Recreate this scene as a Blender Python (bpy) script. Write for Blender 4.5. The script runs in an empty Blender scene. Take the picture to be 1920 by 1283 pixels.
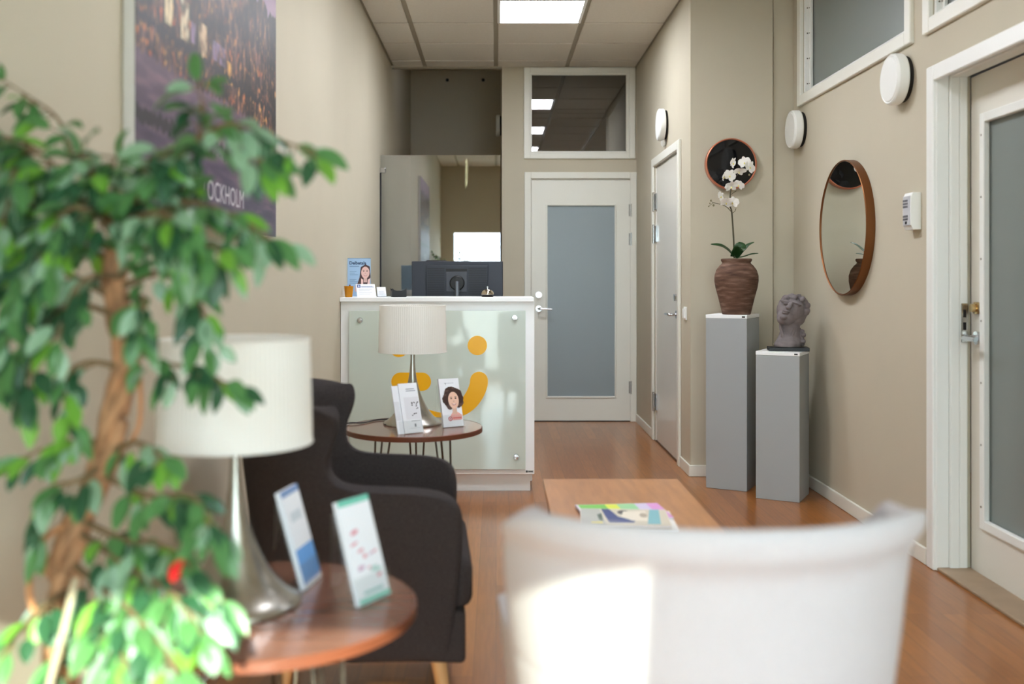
import bpy, bmesh, math, random
from mathutils import Vector, Matrix, Euler
PI = math.pi
random.seed(7)
scene = bpy.context.scene
COL = scene.collection
F = 35.0 / 36.0 * 1920.0          # focal length in pixels of the 1920 wide frame
EYE = 1.214                       # camera height
VX, VY = 930.0, 522.0             # vanishing point of the corridor

# ------------------------------------------------------------------ helpers
def P(x, y, Y):
    """world point at depth Y that the photograph shows at pixel (x, y)"""
    return Vector(((x - VX) * Y / F, Y, EYE - (y - VY) * Y / F))

def lin(r, g, b):
    out = []
    for c in (r, g, b):
        c /= 255.0
        out.append(c / 12.92 if c <= 0.04045 else ((c + 0.055) / 1.055) ** 2.4)
    return (out[0], out[1], out[2], 1.0)

MATS = {}
def mat(name, rgb, rough=0.6, metal=0.0, noise=None, bump=None, spec=0.5, trans=0.0, coat=0.0, ior=1.45, sheen=0.0):
    """procedural principled material; noise=(scale, amount[, stretch]) colour variation; bump=(scale, strength)"""
    if name in MATS: return MATS[name]
    m = bpy.data.materials.new(name); m.use_nodes = True
    nt = m.node_tree; b = nt.nodes['Principled BSDF']
    c = lin(*rgb)
    b.inputs['Base Color'].default_value = c
    b.inputs['Roughness'].default_value = rough
    b.inputs['Metallic'].default_value = metal
    b.inputs['Specular IOR Level'].default_value = spec
    b.inputs['Transmission Weight'].default_value = trans
    b.inputs['Coat Weight'].default_value = coat
    b.inputs['IOR'].default_value = ior
    b.inputs['Sheen Weight'].default_value = sheen
    tc = nt.nodes.new('ShaderNodeTexCoord')
    if noise:
        mp = nt.nodes.new('ShaderNodeMapping')
        if len(noise) > 2: mp.inputs['Scale'].default_value = noise[2]
        n = nt.nodes.new('ShaderNodeTexNoise'); n.inputs['Scale'].default_value = noise[0]; n.inputs['Detail'].default_value = 5
        r = nt.nodes.new('ShaderNodeValToRGB')
        a = noise[1]
        r.color_ramp.elements[0].color = (c[0]*(1-a), c[1]*(1-a), c[2]*(1-a), 1)
        r.color_ramp.elements[1].color = (min(1, c[0]*(1+a)), min(1, c[1]*(1+a)), min(1, c[2]*(1+a)), 1)
        r.color_ramp.elements[0].position = 0.3; r.color_ramp.elements[1].position = 0.7
        nt.links.new(tc.outputs['Object'], mp.inputs['Vector']); nt.links.new(mp.outputs[0], n.inputs['Vector'])
        nt.links.new(n.outputs['Fac'], r.inputs[0]); nt.links.new(r.outputs[0], b.inputs['Base Color'])
    if bump:
        n2 = nt.nodes.new('ShaderNodeTexNoise'); n2.inputs['Scale'].default_value = bump[0]; n2.inputs['Detail'].default_value = 3
        bp = nt.nodes.new('ShaderNodeBump'); bp.inputs['Strength'].default_value = bump[1]; bp.inputs['Distance'].default_value = 0.004
        nt.links.new(tc.outputs['Object'], n2.inputs['Vector'])
        nt.links.new(n2.outputs['Fac'], bp.inputs['Height']); nt.links.new(bp.outputs[0], b.inputs['Normal'])
    MATS[name] = m
    return m

def mixmat(name, kind, rgb, rough, fac, rgb2=(255, 255, 255)):
    """sheet materials: 'clear' = transparent mixed with glossy; 'cloth' = diffuse mixed with translucent"""
    if name in MATS: return MATS[name]
    m = bpy.data.materials.new(name); m.use_nodes = True
    nt = m.node_tree; nt.nodes.remove(nt.nodes['Principled BSDF'])
    out = nt.nodes['Material Output']; mx = nt.nodes.new('ShaderNodeMixShader')
    if kind == 'clear':
        a = nt.nodes.new('ShaderNodeBsdfTransparent'); b = nt.nodes.new('ShaderNodeBsdfGlossy')
        b.inputs['Roughness'].default_value = rough
        lw = nt.nodes.new('ShaderNodeFresnel'); lw.inputs['IOR'].default_value = 1.45
        ad = nt.nodes.new('ShaderNodeMath'); ad.operation = 'ADD'; ad.use_clamp = True; ad.inputs[1].default_value = fac
        ge = nt.nodes.new('ShaderNodeNewGeometry'); fr_ = nt.nodes.new('ShaderNodeMath'); fr_.operation = 'SUBTRACT'; fr_.inputs[0].default_value = 1.0
        nt.links.new(ge.outputs['Backfacing'], fr_.inputs[1]); mu = nt.nodes.new('ShaderNodeMath'); mu.operation = 'MULTIPLY'
        nt.links.new(lw.outputs[0], ad.inputs[0]); nt.links.new(ad.outputs[0], mu.inputs[0]); nt.links.new(fr_.outputs[0], mu.inputs[1]); nt.links.new(mu.outputs[0], mx.inputs[0])
    else:
        a = nt.nodes.new('ShaderNodeBsdfDiffuse'); b = nt.nodes.new('ShaderNodeBsdfTranslucent')
        mx.inputs[0].default_value = fac
    a.inputs['Color'].default_value = lin(*rgb); b.inputs['Color'].default_value = lin(*rgb2)
    nt.links.new(a.outputs[0], mx.inputs[1]); nt.links.new(b.outputs[0], mx.inputs[2]); nt.links.new(mx.outputs[0], out.inputs[0])
    MATS[name] = m
    return m

def emit(name, rgb, strength):
    m = bpy.data.materials.new(name); m.use_nodes = True
    nt = m.node_tree; nt.nodes.remove(nt.nodes['Principled BSDF'])
    e = nt.nodes.new('ShaderNodeEmission'); e.inputs[0].default_value = lin(*rgb); e.inputs[1].default_value = strength
    nt.links.new(e.outputs[0], nt.nodes['Material Output'].inputs[0])
    return m

ROOTM = {}
def root_matrix(o):
    while o.parent: o = o.parent
    return Matrix.LocRotScale(o.location, o.rotation_euler, None)

def link(name, me, material=None, parent=None):
    if me.materials.__len__() == 0 and material is not None:
        for mm in (material if isinstance(material, (list, tuple)) else [material]): me.materials.append(mm)
    o = bpy.data.objects.new(name, me); COL.objects.link(o)
    if parent: o.parent = parent
    return o

def obj(name, bm, material, parent=None, smooth=False, world=True, sharp=0.6, keep=False):
    """ONE mesh object from a bmesh given in world coordinates (world=True) or in the thing's own frame"""
    if parent and world: bm.transform(root_matrix(parent).inverted())
    if not keep: bmesh.ops.recalc_face_normals(bm, faces=bm.faces)
    me = bpy.data.meshes.new(name); bm.to_mesh(me); bm.free()
    if smooth:
        for p in me.polygons: p.use_smooth = True
        try: me.set_sharp_from_angle(angle=sharp)
        except Exception: pass
    return link(name, me, material, parent)

def tag(o, label=None, cat=None, group=None, kind=None):
    if label: o['label'] = label
    if cat: o['category'] = cat
    if group: o['group'] = group
    if kind: o['kind'] = kind
    return o

def thing(name, label, cat, loc=(0, 0, 0), rotz=0.0, group=None):
    o = bpy.data.objects.new(name, None); COL.objects.link(o)
    o.location = loc; o.rotation_euler = (0, 0, rotz); o.empty_display_size = 0.05
    return tag(o, label, cat, group)

def struct(name, bm, m, parent=None, smooth=False, world=True):
    o = obj(name, bm, m, parent, smooth, world)
    if not parent: o['kind'] = 'structure'
    return o

def sroot(name, loc=(0, 0, 0), rotz=0.0):
    o = bpy.data.objects.new(name, None); COL.objects.link(o)
    o.location = loc; o.rotation_euler = (0, 0, rotz); o['kind'] = 'structure'; o.empty_display_size = 0.05
    return o

def nb(): return bmesh.new()

def box(bm, lo, hi, bev=0.0, mi=0, seg=2, M=None):
    """axis aligned box, optionally bevelled"""
    t = bmesh.new()
    r = bmesh.ops.create_cube(t, size=1.0)
    s = [hi[i] - lo[i] for i in range(3)]; c = [(hi[i] + lo[i]) / 2 for i in range(3)]
    for v in t.verts: v.co = Vector((v.co.x * s[0] + c[0], v.co.y * s[1] + c[1], v.co.z * s[2] + c[2]))
    if bev > 0: bmesh.ops.bevel(t, geom=list(t.edges), offset=min(bev, min(s) * 0.49), segments=seg, profile=0.5, affect='EDGES')
    if M: t.transform(M)
    merge(bm, t, mi)

def merge(bm, t, mi=0):
    vm = {}
    for v in t.verts: vm[v] = bm.verts.new(v.co)
    for f in t.faces:
        try:
            nf = bm.faces.new([vm[v] for v in f.verts]); nf.material_index = mi; nf.smooth = f.smooth
        except ValueError: pass
    t.free()

def lathe(bm, prof, n=48, M=None, mi=0, ripple=None):
    """revolve (r, z) profile round z; ripple=(count, amplitude) pleats"""
    rings = []
    for (r, z) in prof:
        ring = []
        for k in range(n):
            a = 2 * PI * k / n
            rr = r
            if ripple: rr = r + ripple[1] * math.cos(ripple[0] * a)
            v = Vector((rr * math.cos(a), rr * math.sin(a), z))
            ring.append(bm.verts.new(M @ v if M else v))
        rings.append(ring)
    for i in range(len(rings) - 1):
        for k in range(n):
            f = bm.faces.new((rings[i][k], rings[i][(k+1) % n], rings[i+1][(k+1) % n], rings[i+1][k])); f.material_index = mi
    if not ripple:
        if prof[0][0] > 1e-5 and prof[0] != prof[-1]:
            f = bm.faces.new(list(reversed(rings[0]))); f.material_index = mi
            f = bm.faces.new(rings[-1]); f.material_index = mi
    return rings

def tube(bm, pts, rad, n=8, mi=0, caps=True):
    """round tube along points; rad a number or one per point"""
    pts = [Vector(p) for p in pts]
    rads = rad if isinstance(rad, (list, tuple)) else [rad] * len(pts)
    rings = []; up = Vector((0.13, 0.21, 0.97)).normalized()
    for i, p in enumerate(pts):
        d = (pts[min(i+1, len(pts)-1)] - pts[max(i-1, 0)])
        d = d.normalized() if d.length > 1e-9 else Vector((0, 0, 1))
        a = d.cross(up)
        if a.length < 1e-3: a = d.cross(Vector((1, 0, 0)))
        a.normalize(); b = d.cross(a)
        rings.append([bm.verts.new(p + (a * math.cos(2*PI*k/n) + b * math.sin(2*PI*k/n)) * rads[i]) for k in range(n)])
    for i in range(len(rings) - 1):
        for k in range(n):
            f = bm.faces.new((rings[i][k], rings[i][(k+1) % n], rings[i+1][(k+1) % n], rings[i+1][k])); f.material_index = mi
    if caps:
        f = bm.faces.new(list(reversed(rings[0]))); f.material_index = mi
        f = bm.faces.new(rings[-1]); f.material_index = mi

def smooth_path(pts, n=6):
    """Catmull-Rom through points"""
    pts = [Vector(p) for p in pts]; out = []
    for i in range(len(pts) - 1):
        p0 = pts[max(i-1, 0)]; p1 = pts[i]; p2 = pts[i+1]; p3 = pts[min(i+2, len(pts)-1)]
        for k in range(n):
            t = k / n
            out.append(0.5 * ((2*p1) + (p2-p0)*t + (2*p0-5*p1+4*p2-p3)*t*t + (3*p1-p0-3*p2+p3)*t**3))
    out.append(pts[-1])
    return out

def ellipsoid(bm, c, r, rot=(0, 0, 0), mi=0, u=20, v=12):
    t = bmesh.new(); bmesh.ops.create_uvsphere(t, u_segments=u, v_segments=v, radius=1.0)
    t.transform(Matrix.LocRotScale(Vector(c), Euler(rot), Vector(r)))
    merge(bm, t, mi)

def prism(bm, poly, h, M=None, mi=0):
    """extrude a 2D polygon by h along z"""
    lo = [bm.verts.new((M @ Vector((x, y, 0))) if M else Vector((x, y, 0))) for x, y in poly]
    hi = [bm.verts.new((M @ Vector((x, y, h))) if M else Vector((x, y, h))) for x, y in poly]
    fs = [bm.faces.new(list(reversed(lo))), bm.faces.new(hi)]
    n = len(poly)
    for i in range(n): fs.append(bm.faces.new((lo[i], lo[(i+1) % n], hi[(i+1) % n], hi[i])))
    for f in fs: f.material_index = mi

class Print:
    """flat printed artwork: coloured polygons in a sheet's own u, v (metres), layered by hundredths of a millimetre"""
    def __init__(s, O, U, V):
        s.O, s.U, s.V = Vector(O), Vector(U).normalized(), Vector(V).normalized()
        s.N = s.U.cross(s.V); s.bm = nb(); s.mats = []; s.k = 0
    def mi(s, rgb):
        m = mat('ink_%d_%d_%d' % rgb, rgb, 0.45)
        if m not in s.mats: s.mats.append(m)
        return s.mats.index(m)
    def at(s, u, v): return s.O + s.U * u + s.V * v + s.N * (0.0004 + s.k * 0.00006)
    def poly(s, pts, rgb):
        f = s.bm.faces.new([s.bm.verts.new(s.at(u, v)) for u, v in pts]); f.material_index = s.mi(rgb); s.k += 1
    def rect(s, u0, v0, u1, v1, rgb): s.poly([(u0, v0), (u1, v0), (u1, v1), (u0, v1)], rgb)
    def oval(s, u, v, a, b, rgb, rot=0.0, n=20):
        c, d = math.cos(rot), math.sin(rot)
        s.poly([(u + a*math.cos(t)*c - b*math.sin(t)*d, v + a*math.cos(t)*d + b*math.sin(t)*c) for t in [2*PI*k/n for k in range(n)]], rgb)
    def text(s, txt, u, v, size, rgb, align='LEFT', bold=0.0):
        cu = bpy.data.curves.new('t', 'FONT'); cu.body = txt; cu.size = size; cu.align_x = align; cu.resolution_u = 3; cu.offset = bold * size
        ob = bpy.data.objects.new('t', cu); me = ob.to_mesh()
        vs = [s.bm.verts.new(s.at(u + q.co.x, v + q.co.y)) for q in me.vertices]
        k = s.mi(rgb)
        for p in me.polygons:
            try:
                f = s.bm.faces.new([vs[i] for i in p.vertices]); f.material_index = k
            except ValueError: pass
        ob.to_mesh_clear(); bpy.data.objects.remove(ob); bpy.data.curves.remove(cu); s.k += 1
    def build(s, name, parent):
        if parent: s.bm.transform(root_matrix(parent).inverted())
        me = bpy.data.meshes.new(name); s.bm.to_mesh(me); s.bm.free()
        return link(name, me, s.mats, parent)

# ------------------------------------------------------------------ materials
M_wall = mat('painted_wall_beige', (192, 184, 164), 0.75, noise=(2.5, 0.02), bump=(160, 0.05), spec=0.25)
M_white = mat('white_lacquer', (232, 233, 228), 0.35)
M_frame = mat('white_painted_wood', (226, 225, 214), 0.4)
M_laminate = mat('white_laminate', (247, 249, 250), 0.28)
M_tile = mat('ceiling_tile', (214, 208, 196), 0.9, noise=(60, 0.03), spec=0.1)
M_grid = mat('ceiling_grid_bar', (158, 150, 132), 0.6)
M_chrome = mat('chrome', (205, 206, 208), 0.16, 1.0)
M_steel = mat('brushed_steel', (176, 172, 164), 0.27, 1.0)
M_brass = mat('brass', (196, 168, 120), 0.2, 1.0)
M_copper = mat('copper', (222, 142, 112), 0.3, 0.7)
M_bronze = mat('brushed_bronze', (128, 84, 52), 0.35, 0.9)
M_black = mat('black_plastic', (16, 16, 18), 0.45)
M_dkgap = mat('dark_gap', (30, 28, 25), 0.8)
M_mirror = mat('mirror_silver', (235, 240, 238), 0.01, 1.0)
M_darkmirror = mat('smoked_mirror', (12, 12, 14), 0.03, 0.0, spec=0.4)
M_frost = mat('frosted_glass', (158, 170, 174), 0.3, trans=0.25, spec=0.5)
M_frostg = mat('frosted_glass_greenish', (138, 147, 142), 0.3, trans=0.25, spec=0.5)
M_clear = mixmat('clear_glass', 'clear', (236, 244, 240), 0.0, 0.03)
M_acryl = mixmat('clear_acrylic', 'clear', (252, 253, 253), 0.04, 0.035)
M_darkpane = mixmat('dark_window_glass', 'clear', (150, 158, 156), 0.0, 0.16)
M_screen = mixmat('reflective_glass_screen', 'clear', (176, 182, 174), 0.0, 0.34)
M_ped = mat('grey_laminate', (163, 167, 168), 0.45)
M_walnut = mat('walnut_veneer', (116, 76, 60), 0.22, noise=(5, 0.16, (1, 9, 1)), coat=0.3)
M_walnutedge = mat('walnut_edge', (104, 56, 36), 0.4, noise=(5, 0.2, (1, 1, 8)))
M_oak = mat('oak_veneer', (176, 122, 76), 0.32, noise=(4, 0.16, (9, 1, 1)), coat=0.15)
M_leg = mat('birch_leg', (206, 160, 108), 0.45, noise=(6, 0.12, (6, 6, 1)))
M_rod = mat('dark_steel_rod', (88, 80, 70), 0.3, 0.9)
M_shade = mixmat('pleated_lampshade', 'cloth', (250, 249, 246), 0.8, 0.4, (250, 249, 244))
M_fabricdark = mat('charcoal_wool', (62, 57, 57), 0.95, noise=(240, 0.25), bump=(420, 0.5), spec=0.1)
M_fabriclight = mat('pale_grey_wool', (182, 176, 178), 0.95, noise=(240, 0.05), bump=(380, 0.4), spec=0.1, sheen=0.1)
M_cord = mat('black_cord', (22, 22, 22), 0.5)
M_stone = mat('grey_stone_cast', (122, 114, 114), 0.85, noise=(30, 0.12), bump=(90, 0.3), spec=0.2)
M_dkpaint = mat('monitor_shell', (44, 48, 58), 0.45)
M_dkpaint2 = mat('monitor_grille', (32, 34, 40), 0.5)
M_plant1 = mat('leaf_green', (62, 122, 48), 0.38)
M_paper = mat('paper_white', (236, 238, 244), 0.55)

def floor_material():
    m = bpy.data.materials.new('oak_parquet'); m.use_nodes = True
    nt = m.node_tree; b = nt.nodes['Principled BSDF']; L = nt.links
    tc = nt.nodes.new('ShaderNodeTexCoord'); mp = nt.nodes.new('ShaderNodeMapping')
    mp.inputs['Rotation'].default_value = (0, 0, PI/2)
    br = nt.nodes.new('ShaderNodeTexBrick')
    br.inputs['Color1'].default_value = lin(158, 98, 42); br.inputs['Color2'].default_value = lin(138, 82, 33)
    br.inputs['Mortar'].default_value = lin(112, 68, 36)
    br.inputs['Scale'].default_value = 1.0; br.inputs['Mortar Size'].default_value = 0.0012; br.inputs['Brick Width'].default_value = 0.9
    br.inputs['Row Height'].default_value = 0.07; br.inputs['Bias'].default_value = 0.0; br.offset = 0.37
    n = nt.nodes.new('ShaderNodeTexNoise'); n.inputs['Scale'].default_value = 6; n.inputs['Detail'].default_value = 6
    mp2 = nt.nodes.new('ShaderNodeMapping'); mp2.inputs['Scale'].default_value = (14, 1, 1)
    mx = nt.nodes.new('ShaderNodeMix'); mx.data_type = 'RGBA'; mx.blend_type = 'OVERLAY'; mx.inputs[0].default_value = 0.35
    L.new(tc.outputs['Object'], mp.inputs[0]); L.new(mp.outputs[0], br.inputs['Vector'])
    L.new(tc.outputs['Object'], mp2.inputs[0]); L.new(mp2.outputs[0], n.inputs['Vector'])
    L.new(br.outputs['Color'], mx.inputs[6]); L.new(n.outputs['Fac'], mx.inputs[7]); L.new(mx.outputs[2], b.inputs['Base Color'])
    b.inputs['Roughness'].default_value = 0.3; b.inputs['Coat Weight'].default_value = 0.35; b.inputs['Coat Roughness'].default_value = 0.16
    return m

# ------------------------------------------------------------------ the room
XL, XH, XR = -0.88, 1.192, 1.83       # left wall, corridor's right wall, front room's right wall
YF, YC, YB, YN = -0.80, 6.10, 8.43, 10.27   # window wall, column face, end wall, niche back
ZC = 3.0

bm = nb(); box(bm, (XL - 0.1, YF - 0.1, -0.1), (4.2, YN + 0.1, 0.0)); struct('floor', bm, floor_material())

# ceiling: drop-in tiles between recessed bars
bm = nb()
def ceiling_tiles(x0, x1, y0, y1, lights):
    xs = [x0] + [v * 0.6 for v in range(-2, 8) if x0 + 0.01 < v * 0.6 < x1 - 0.01] + [x1]
    ys = [y0] + [6.97 + k * 0.6 for k in range(-14, 4) if y0 + 0.01 < 6.97 + k * 0.6 < y1 - 0.01] + [y1]
    g = 0.017
    for i in range(len(xs) - 1):
        for j in range(len(ys) - 1):
            cx = (xs[i] + xs[i+1]) / 2; cy = (ys[j] + ys[j+1]) / 2
            if any(abs(cx - 0.3) < 0.1 and abs(cy - ly) < 0.1 for ly in lights): continue
            box(bm, (xs[i] + g, ys[j] + g, ZC), (xs[i+1] - g, ys[j+1] - g, ZC + 0.02), 0.003, 0, 1)
LIGHTS_Y = [6.67, 4.87, 3.07]
ceiling_tiles(XL, XH, YC, YB - 0.005, LIGHTS_Y)
ceiling_tiles(XL, XR, YF, YC, LIGHTS_Y)
box(bm, (XL - 0.1, YF - 0.1, ZC + 0.009), (XR + 0.1, YB + 0.02, ZC + 0.06), mi=1)
box(bm, (XL, YB - 0.03, ZC - 0.012), (0.05, YB + 0.02, ZC + 0.01), mi=1)
struct('ceiling', bm, [M_tile, M_grid])
bm = nb(); box(bm, (XL - 0.1, YB + 0.02, 3.36), (1.4, YN + 0.1, 3.46)); struct('ceiling_niche', bm, M_wall)
bm = nb(); box(bm, (XL - 0.02, YB + 0.0, ZC + 0.06), (0.05, YB + 0.02, 3.4)); struct('trim_ceiling_edge', bm, M_wall)

M_lamp = emit('light_panel', (242, 246, 255), 16.0)
def ceiling_light(y, label):
    t = thing('ceiling_light', label, 'light', (0.3, y, ZC - 0.002), 0, 'ceiling light panels')
    bm = nb()
    for (a, b_) in (((0.01, y-0.29), (0.03, y+0.29)), ((0.57, y-0.29), (0.59, y+0.29)), ((0.03, y-0.29), (0.57, y-0.272)), ((0.03, y+0.272), (0.57, y+0.29))):
        box(bm, (a[0], a[1], ZC - 0.004), (b_[0], b_[1], ZC + 0.008))
    obj('frame', bm, M_white, t)
    bm = nb(); box(bm, (0.012, y - 0.288, ZC - 0.001), (0.588, y + 0.288, ZC + 0.006)); obj('diffuser', bm, M_lamp, t)
ceiling_light(6.67, 'square glowing ceiling panel at the far end of the corridor, above the desk')
ceiling_light(4.87, 'square glowing ceiling panel between the desk and the coffee table, second from the far end')
ceiling_light(3.07, 'square glowing ceiling panel above the coffee table, nearest the front window')

bm = nb(); box(bm, (XL - 0.1, YF - 0.1, 0), (XL, YN + 0.1, 3.46)); struct('wall_left', bm, M_wall)
def wall_openings(bm, ax, p0, p1, a0, a1, z1, holes):
    """wall slab from p0 to p1 across its thickness, a0..a1 along; holes = (b0, b1, z0, z1) sorted along"""
    def put(u0, u1, w0, w1):
        if u1 - u0 < 1e-4 or w1 - w0 < 1e-4: return
        if ax == 'x': box(bm, (p0, u0, w0), (p1, u1, w1))
        else: box(bm, (u0, p0, w0), (u1, p1, w1))
    cuts = sorted(set([a0, a1] + [h[0] for h in holes] + [h[1] for h in holes]))
    for i in range(len(cuts) - 1):
        c = (cuts[i] + cuts[i+1]) / 2
        hs = sorted([h for h in holes if h[0] < c < h[1]], key=lambda h: h[2])
        z = 0.0
        for h in hs:
            put(cuts[i], cuts[i+1], z, h[2]); z = h[3]
        put(cuts[i], cuts[i+1], z, z1)

# end wall with glazed door and transom
D1 = (0.2875, 1.155, 0.0, 2.06)
T1 = (0.30, 1.10, 2.285, 2.945)
bm = nb(); wall_openings(bm, 'y', YB, YB + 0.12, 0.05, XH + 0.1, ZC + 0.06, [D1, T1]); struct('wall_back', bm, M_wall)
bm = nb(); box(bm, (0.05, YB + 0.12, 0), (0.15, YN, 3.4)); struct('wall_niche_side', bm, M_wall)
bm = nb(); box(bm, (XL, YN, 0), (0.15, YN + 0.1, 3.4)); struct('wall_niche_back', bm, mat('niche_panel', (196, 186, 166), 0.6))
# corridor right wall
D2 = (6.47, 7.44, 0.0, 2.06)
bm = nb(); wall_openings(bm, 'x', XH, XH + 0.12, YC, YB + 0.12, ZC + 0.06, [D2]); struct('wall_corridor', bm, M_wall)
# column face and box strip
bm = nb(); box(bm, (XH + 0.12, YC, 0), (1.696, YC + 0.12, ZC + 0.06)); box(bm, (1.704, YC + 0.02, 0), (XR + 0.1, YC + 0.12, ZC + 0.06)); box(bm, (1.69, YC + 0.03, 0), (1.71, YC + 0.12, ZC + 0.06))
struct('wall_column', bm, M_wall)
# right wall
D3 = (3.20, 4.135, 0.0, 2.06)
W1 = (4.42, 5.93, 2.31, 2.90)
W2 = (2.70, 4.17, 2.31, 2.90)
bm = nb(); wall_openings(bm, 'x', XR, XR + 0.14, YF, YC + 0.02, ZC + 0.06, [D3, W2, W1]); struct('wall_right', bm, M_wall)
# window wall behind the camera
W0 = (-0.68, 0.65, 0.12, 1.95)
W5 = (0.98, 1.78, 0.08, 2.92)  # invented opening, put in to let extra daylight into the room
bm = nb(); wall_openings(bm, 'y', YF - 0.1, YF, XL, XR + 0.14, ZC + 0.06, [W0, W5]); struct('wall_front', bm, M_wall)
# rooms beyond the glass
M_room = mat('side_room_wall', (150, 148, 140), 0.8)
bm = nb()
box(bm, (0.15, 11.4, 0), (XH + 0.1, 11.5, 3.06)); box(bm, (XH + 0.1, YB + 0.12, 0), (XH + 0.2, 11.5, 3.06)); box(bm, (0.15, YB + 0.12, 3.06), (XH + 0.2, 11.5, 3.16)); box(bm, (0.05, YN + 0.1, 0), (0.15, 11.5, 3.06))
box(bm, (0.15, YB + 0.12, -0.1), (XH + 0.2, 11.5, 0.0))
struct('wall_room_beyond_end', bm, M_room)
bm = nb()
box(bm, (4.0, 1.2, 0), (4.1, 6.1, 3.06)); box(bm, (XR + 0.14, 1.1, 0), (4.1, 1.2, 3.06)); box(bm, (XR + 0.14, YC + 0.12, 0), (4.1, YC + 0.22, 3.06)); box(bm, (XR + 0.1, 1.1, 3.06), (4.1, 6.3, 3.16))
struct('wall_room_beyond_right', bm, M_room)
bm = nb()
box(bm, (XH + 0.12, 8.5, 0), (2.6, 8.6, 3.06)); box(bm, (2.5, 6.3, 0), (2.6, 8.5, 3.06)); box(bm, (XH + 0.12, 6.22, 3.06), (2.6, 8.6, 3.16))
struct('wall_room_beyond_corridor', bm, M_room)

# baseboards
def base(name, lo, hi): 
    bm = nb(); box(bm, lo, hi, 0.003, 0, 1); struct(name, bm, M_frame)
base('baseboard_right', (XR - 0.014, 4.215, 0), (XR, YC + 0.02, 0.07))
base('baseboard_corridor', (XH - 0.012, 7.535, 0), (XH, YB, 0.07))
base('baseboard_corridor_near', (XH - 0.012, YC, 0), (XH, 6.405, 0.07))
base('baseboard_column', (XH - 0.012, YC - 0.014, 0), (XR - 0.014, YC, 0.07))
base('baseboard_left', (XL, YF, 0), (XL + 0.012, 5.6, 0.07))

# ------------------------------------------------------------------ doors and windows
def bar_frame(bm, ax, at0, at1, a0, a1, z0, z1, w, bottom=True, bev=0.004):
    """rectangular frame of width w round the opening a0..a1 x z0..z1 (outer), spanning at0..at1 across"""
    def put(u0, u1, w0, w1):
        if ax == 'x': box(bm, (at0, u0, w0), (at1, u1, w1), bev, 0, 1)
        else: box(bm, (u0, at0, w0), (u1, at1, w1), bev, 0, 1)
    put(a0, a0 + w, z0, z1); put(a1 - w, a1, z0, z1); put(a0 + w, a1 - w, z1 - w, z1)
    if bottom: put(a0 + w, a1 - w, z0, z0 + w)

def cyl(bm, p0, p1, r, n=20, bev=None):
    tube(bm, [p0, p1], r, n)

# --- door_1, end of the corridor
d = sroot('door_1', (0.72, YB, 0))
bm = nb(); bar_frame(bm, 'y', YB - 0.018, YB, 0.240, XH - 0.002, 0, 2.112, 0.055, False); bar_frame(bm, 'y', YB, YB + 0.1, 0.2875, 1.155, 0, 2.06, 0.012, False)
obj('door_frame', bm, M_frame, d)
GL = (0.437, 1.006, 0.213, 1.829)
bm = nb(); lx0, lx1 = 0.302, 1.140
for (a, b_) in (((lx0, 0.008), (GL[0], 2.045)), ((GL[1], 0.008), (lx1, 2.045)), ((GL[0], 0.008), (GL[1], GL[2])), ((GL[0], GL[3]), (GL[1], 2.045))):
    box(bm, (a[0], YB + 0.004, a[1]), (b_[0], YB + 0.044, b_[1]))
bar_frame(bm, 'y', YB - 0.004, YB + 0.004, GL[0] - 0.016, GL[1] + 0.016, GL[2] - 0.016, GL[3] + 0.016, 0.016)
leaf = obj('door_leaf', bm, M_frame, d)
bm = nb(); box(bm, (GL[0], YB + 0.018, GL[2]), (GL[1], YB + 0.026, GL[3])); obj('glass_pane', bm, M_frost, d)
for z in (1.79, 1.545, 0.29):
    bm = nb(); cyl(bm, (1.143, YB - 0.012, z - 0.055), (1.143, YB - 0.012, z + 0.055), 0.008, 12); box(bm, (1.125, YB - 0.006, z - 0.05), (1.160, YB + 0.003, z + 0.05)); obj('hinge', bm, M_chrome, d, True)
bm = nb(); c = P(1010, 553, YB); cyl(bm, (c.x, YB + 0.004, c.z), (c.x, YB - 0.012, c.z), 0.026); cyl(bm, (c.x, YB - 0.012, c.z), (c.x, YB - 0.03, c.z), 0.018); obj('lock_cylinder', bm, M_chrome, d, True)
bm = nb(); c = P(1010, 579, YB); cyl(bm, (c.x, YB + 0.004, c.z), (c.x, YB - 0.01, c.z), 0.026)
tube(bm, smooth_path([(c.x, YB - 0.01, c.z), (c.x, YB - 0.05, c.z), (c.x + 0.02, YB - 0.06, c.z), (c.x + 0.11, YB - 0.06, c.z - 0.002)], 5), 0.0095, 12); obj('door_handle', bm, M_chrome, d, True)
bm = nb(); box(bm, (0.2875, YB + 0.0, 0), (1.155, YB + 0.1, 0.007)); struct('trim_threshold_end', bm, M_dkgap)

# --- transom above it
d = sroot('window_1', (0.7, YB, 2.2))
bm = nb(); bar_frame(bm, 'y', YB - 0.02, YB + 0.005, 0.236, XH - 0.014, 2.225, 2.998, 0.05)
bar_frame(bm, 'y', YB - 0.006, YB + 0.06, 0.278, 1.128, 2.265, 2.962, 0.026); obj('window_frame', bm, M_frame, d)
bm = nb(); box(bm, (0.30, YB + 0.012, 2.285), (1.104, YB + 0.02, 2.942)); obj('glass_pane', bm, M_darkpane, d)

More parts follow.
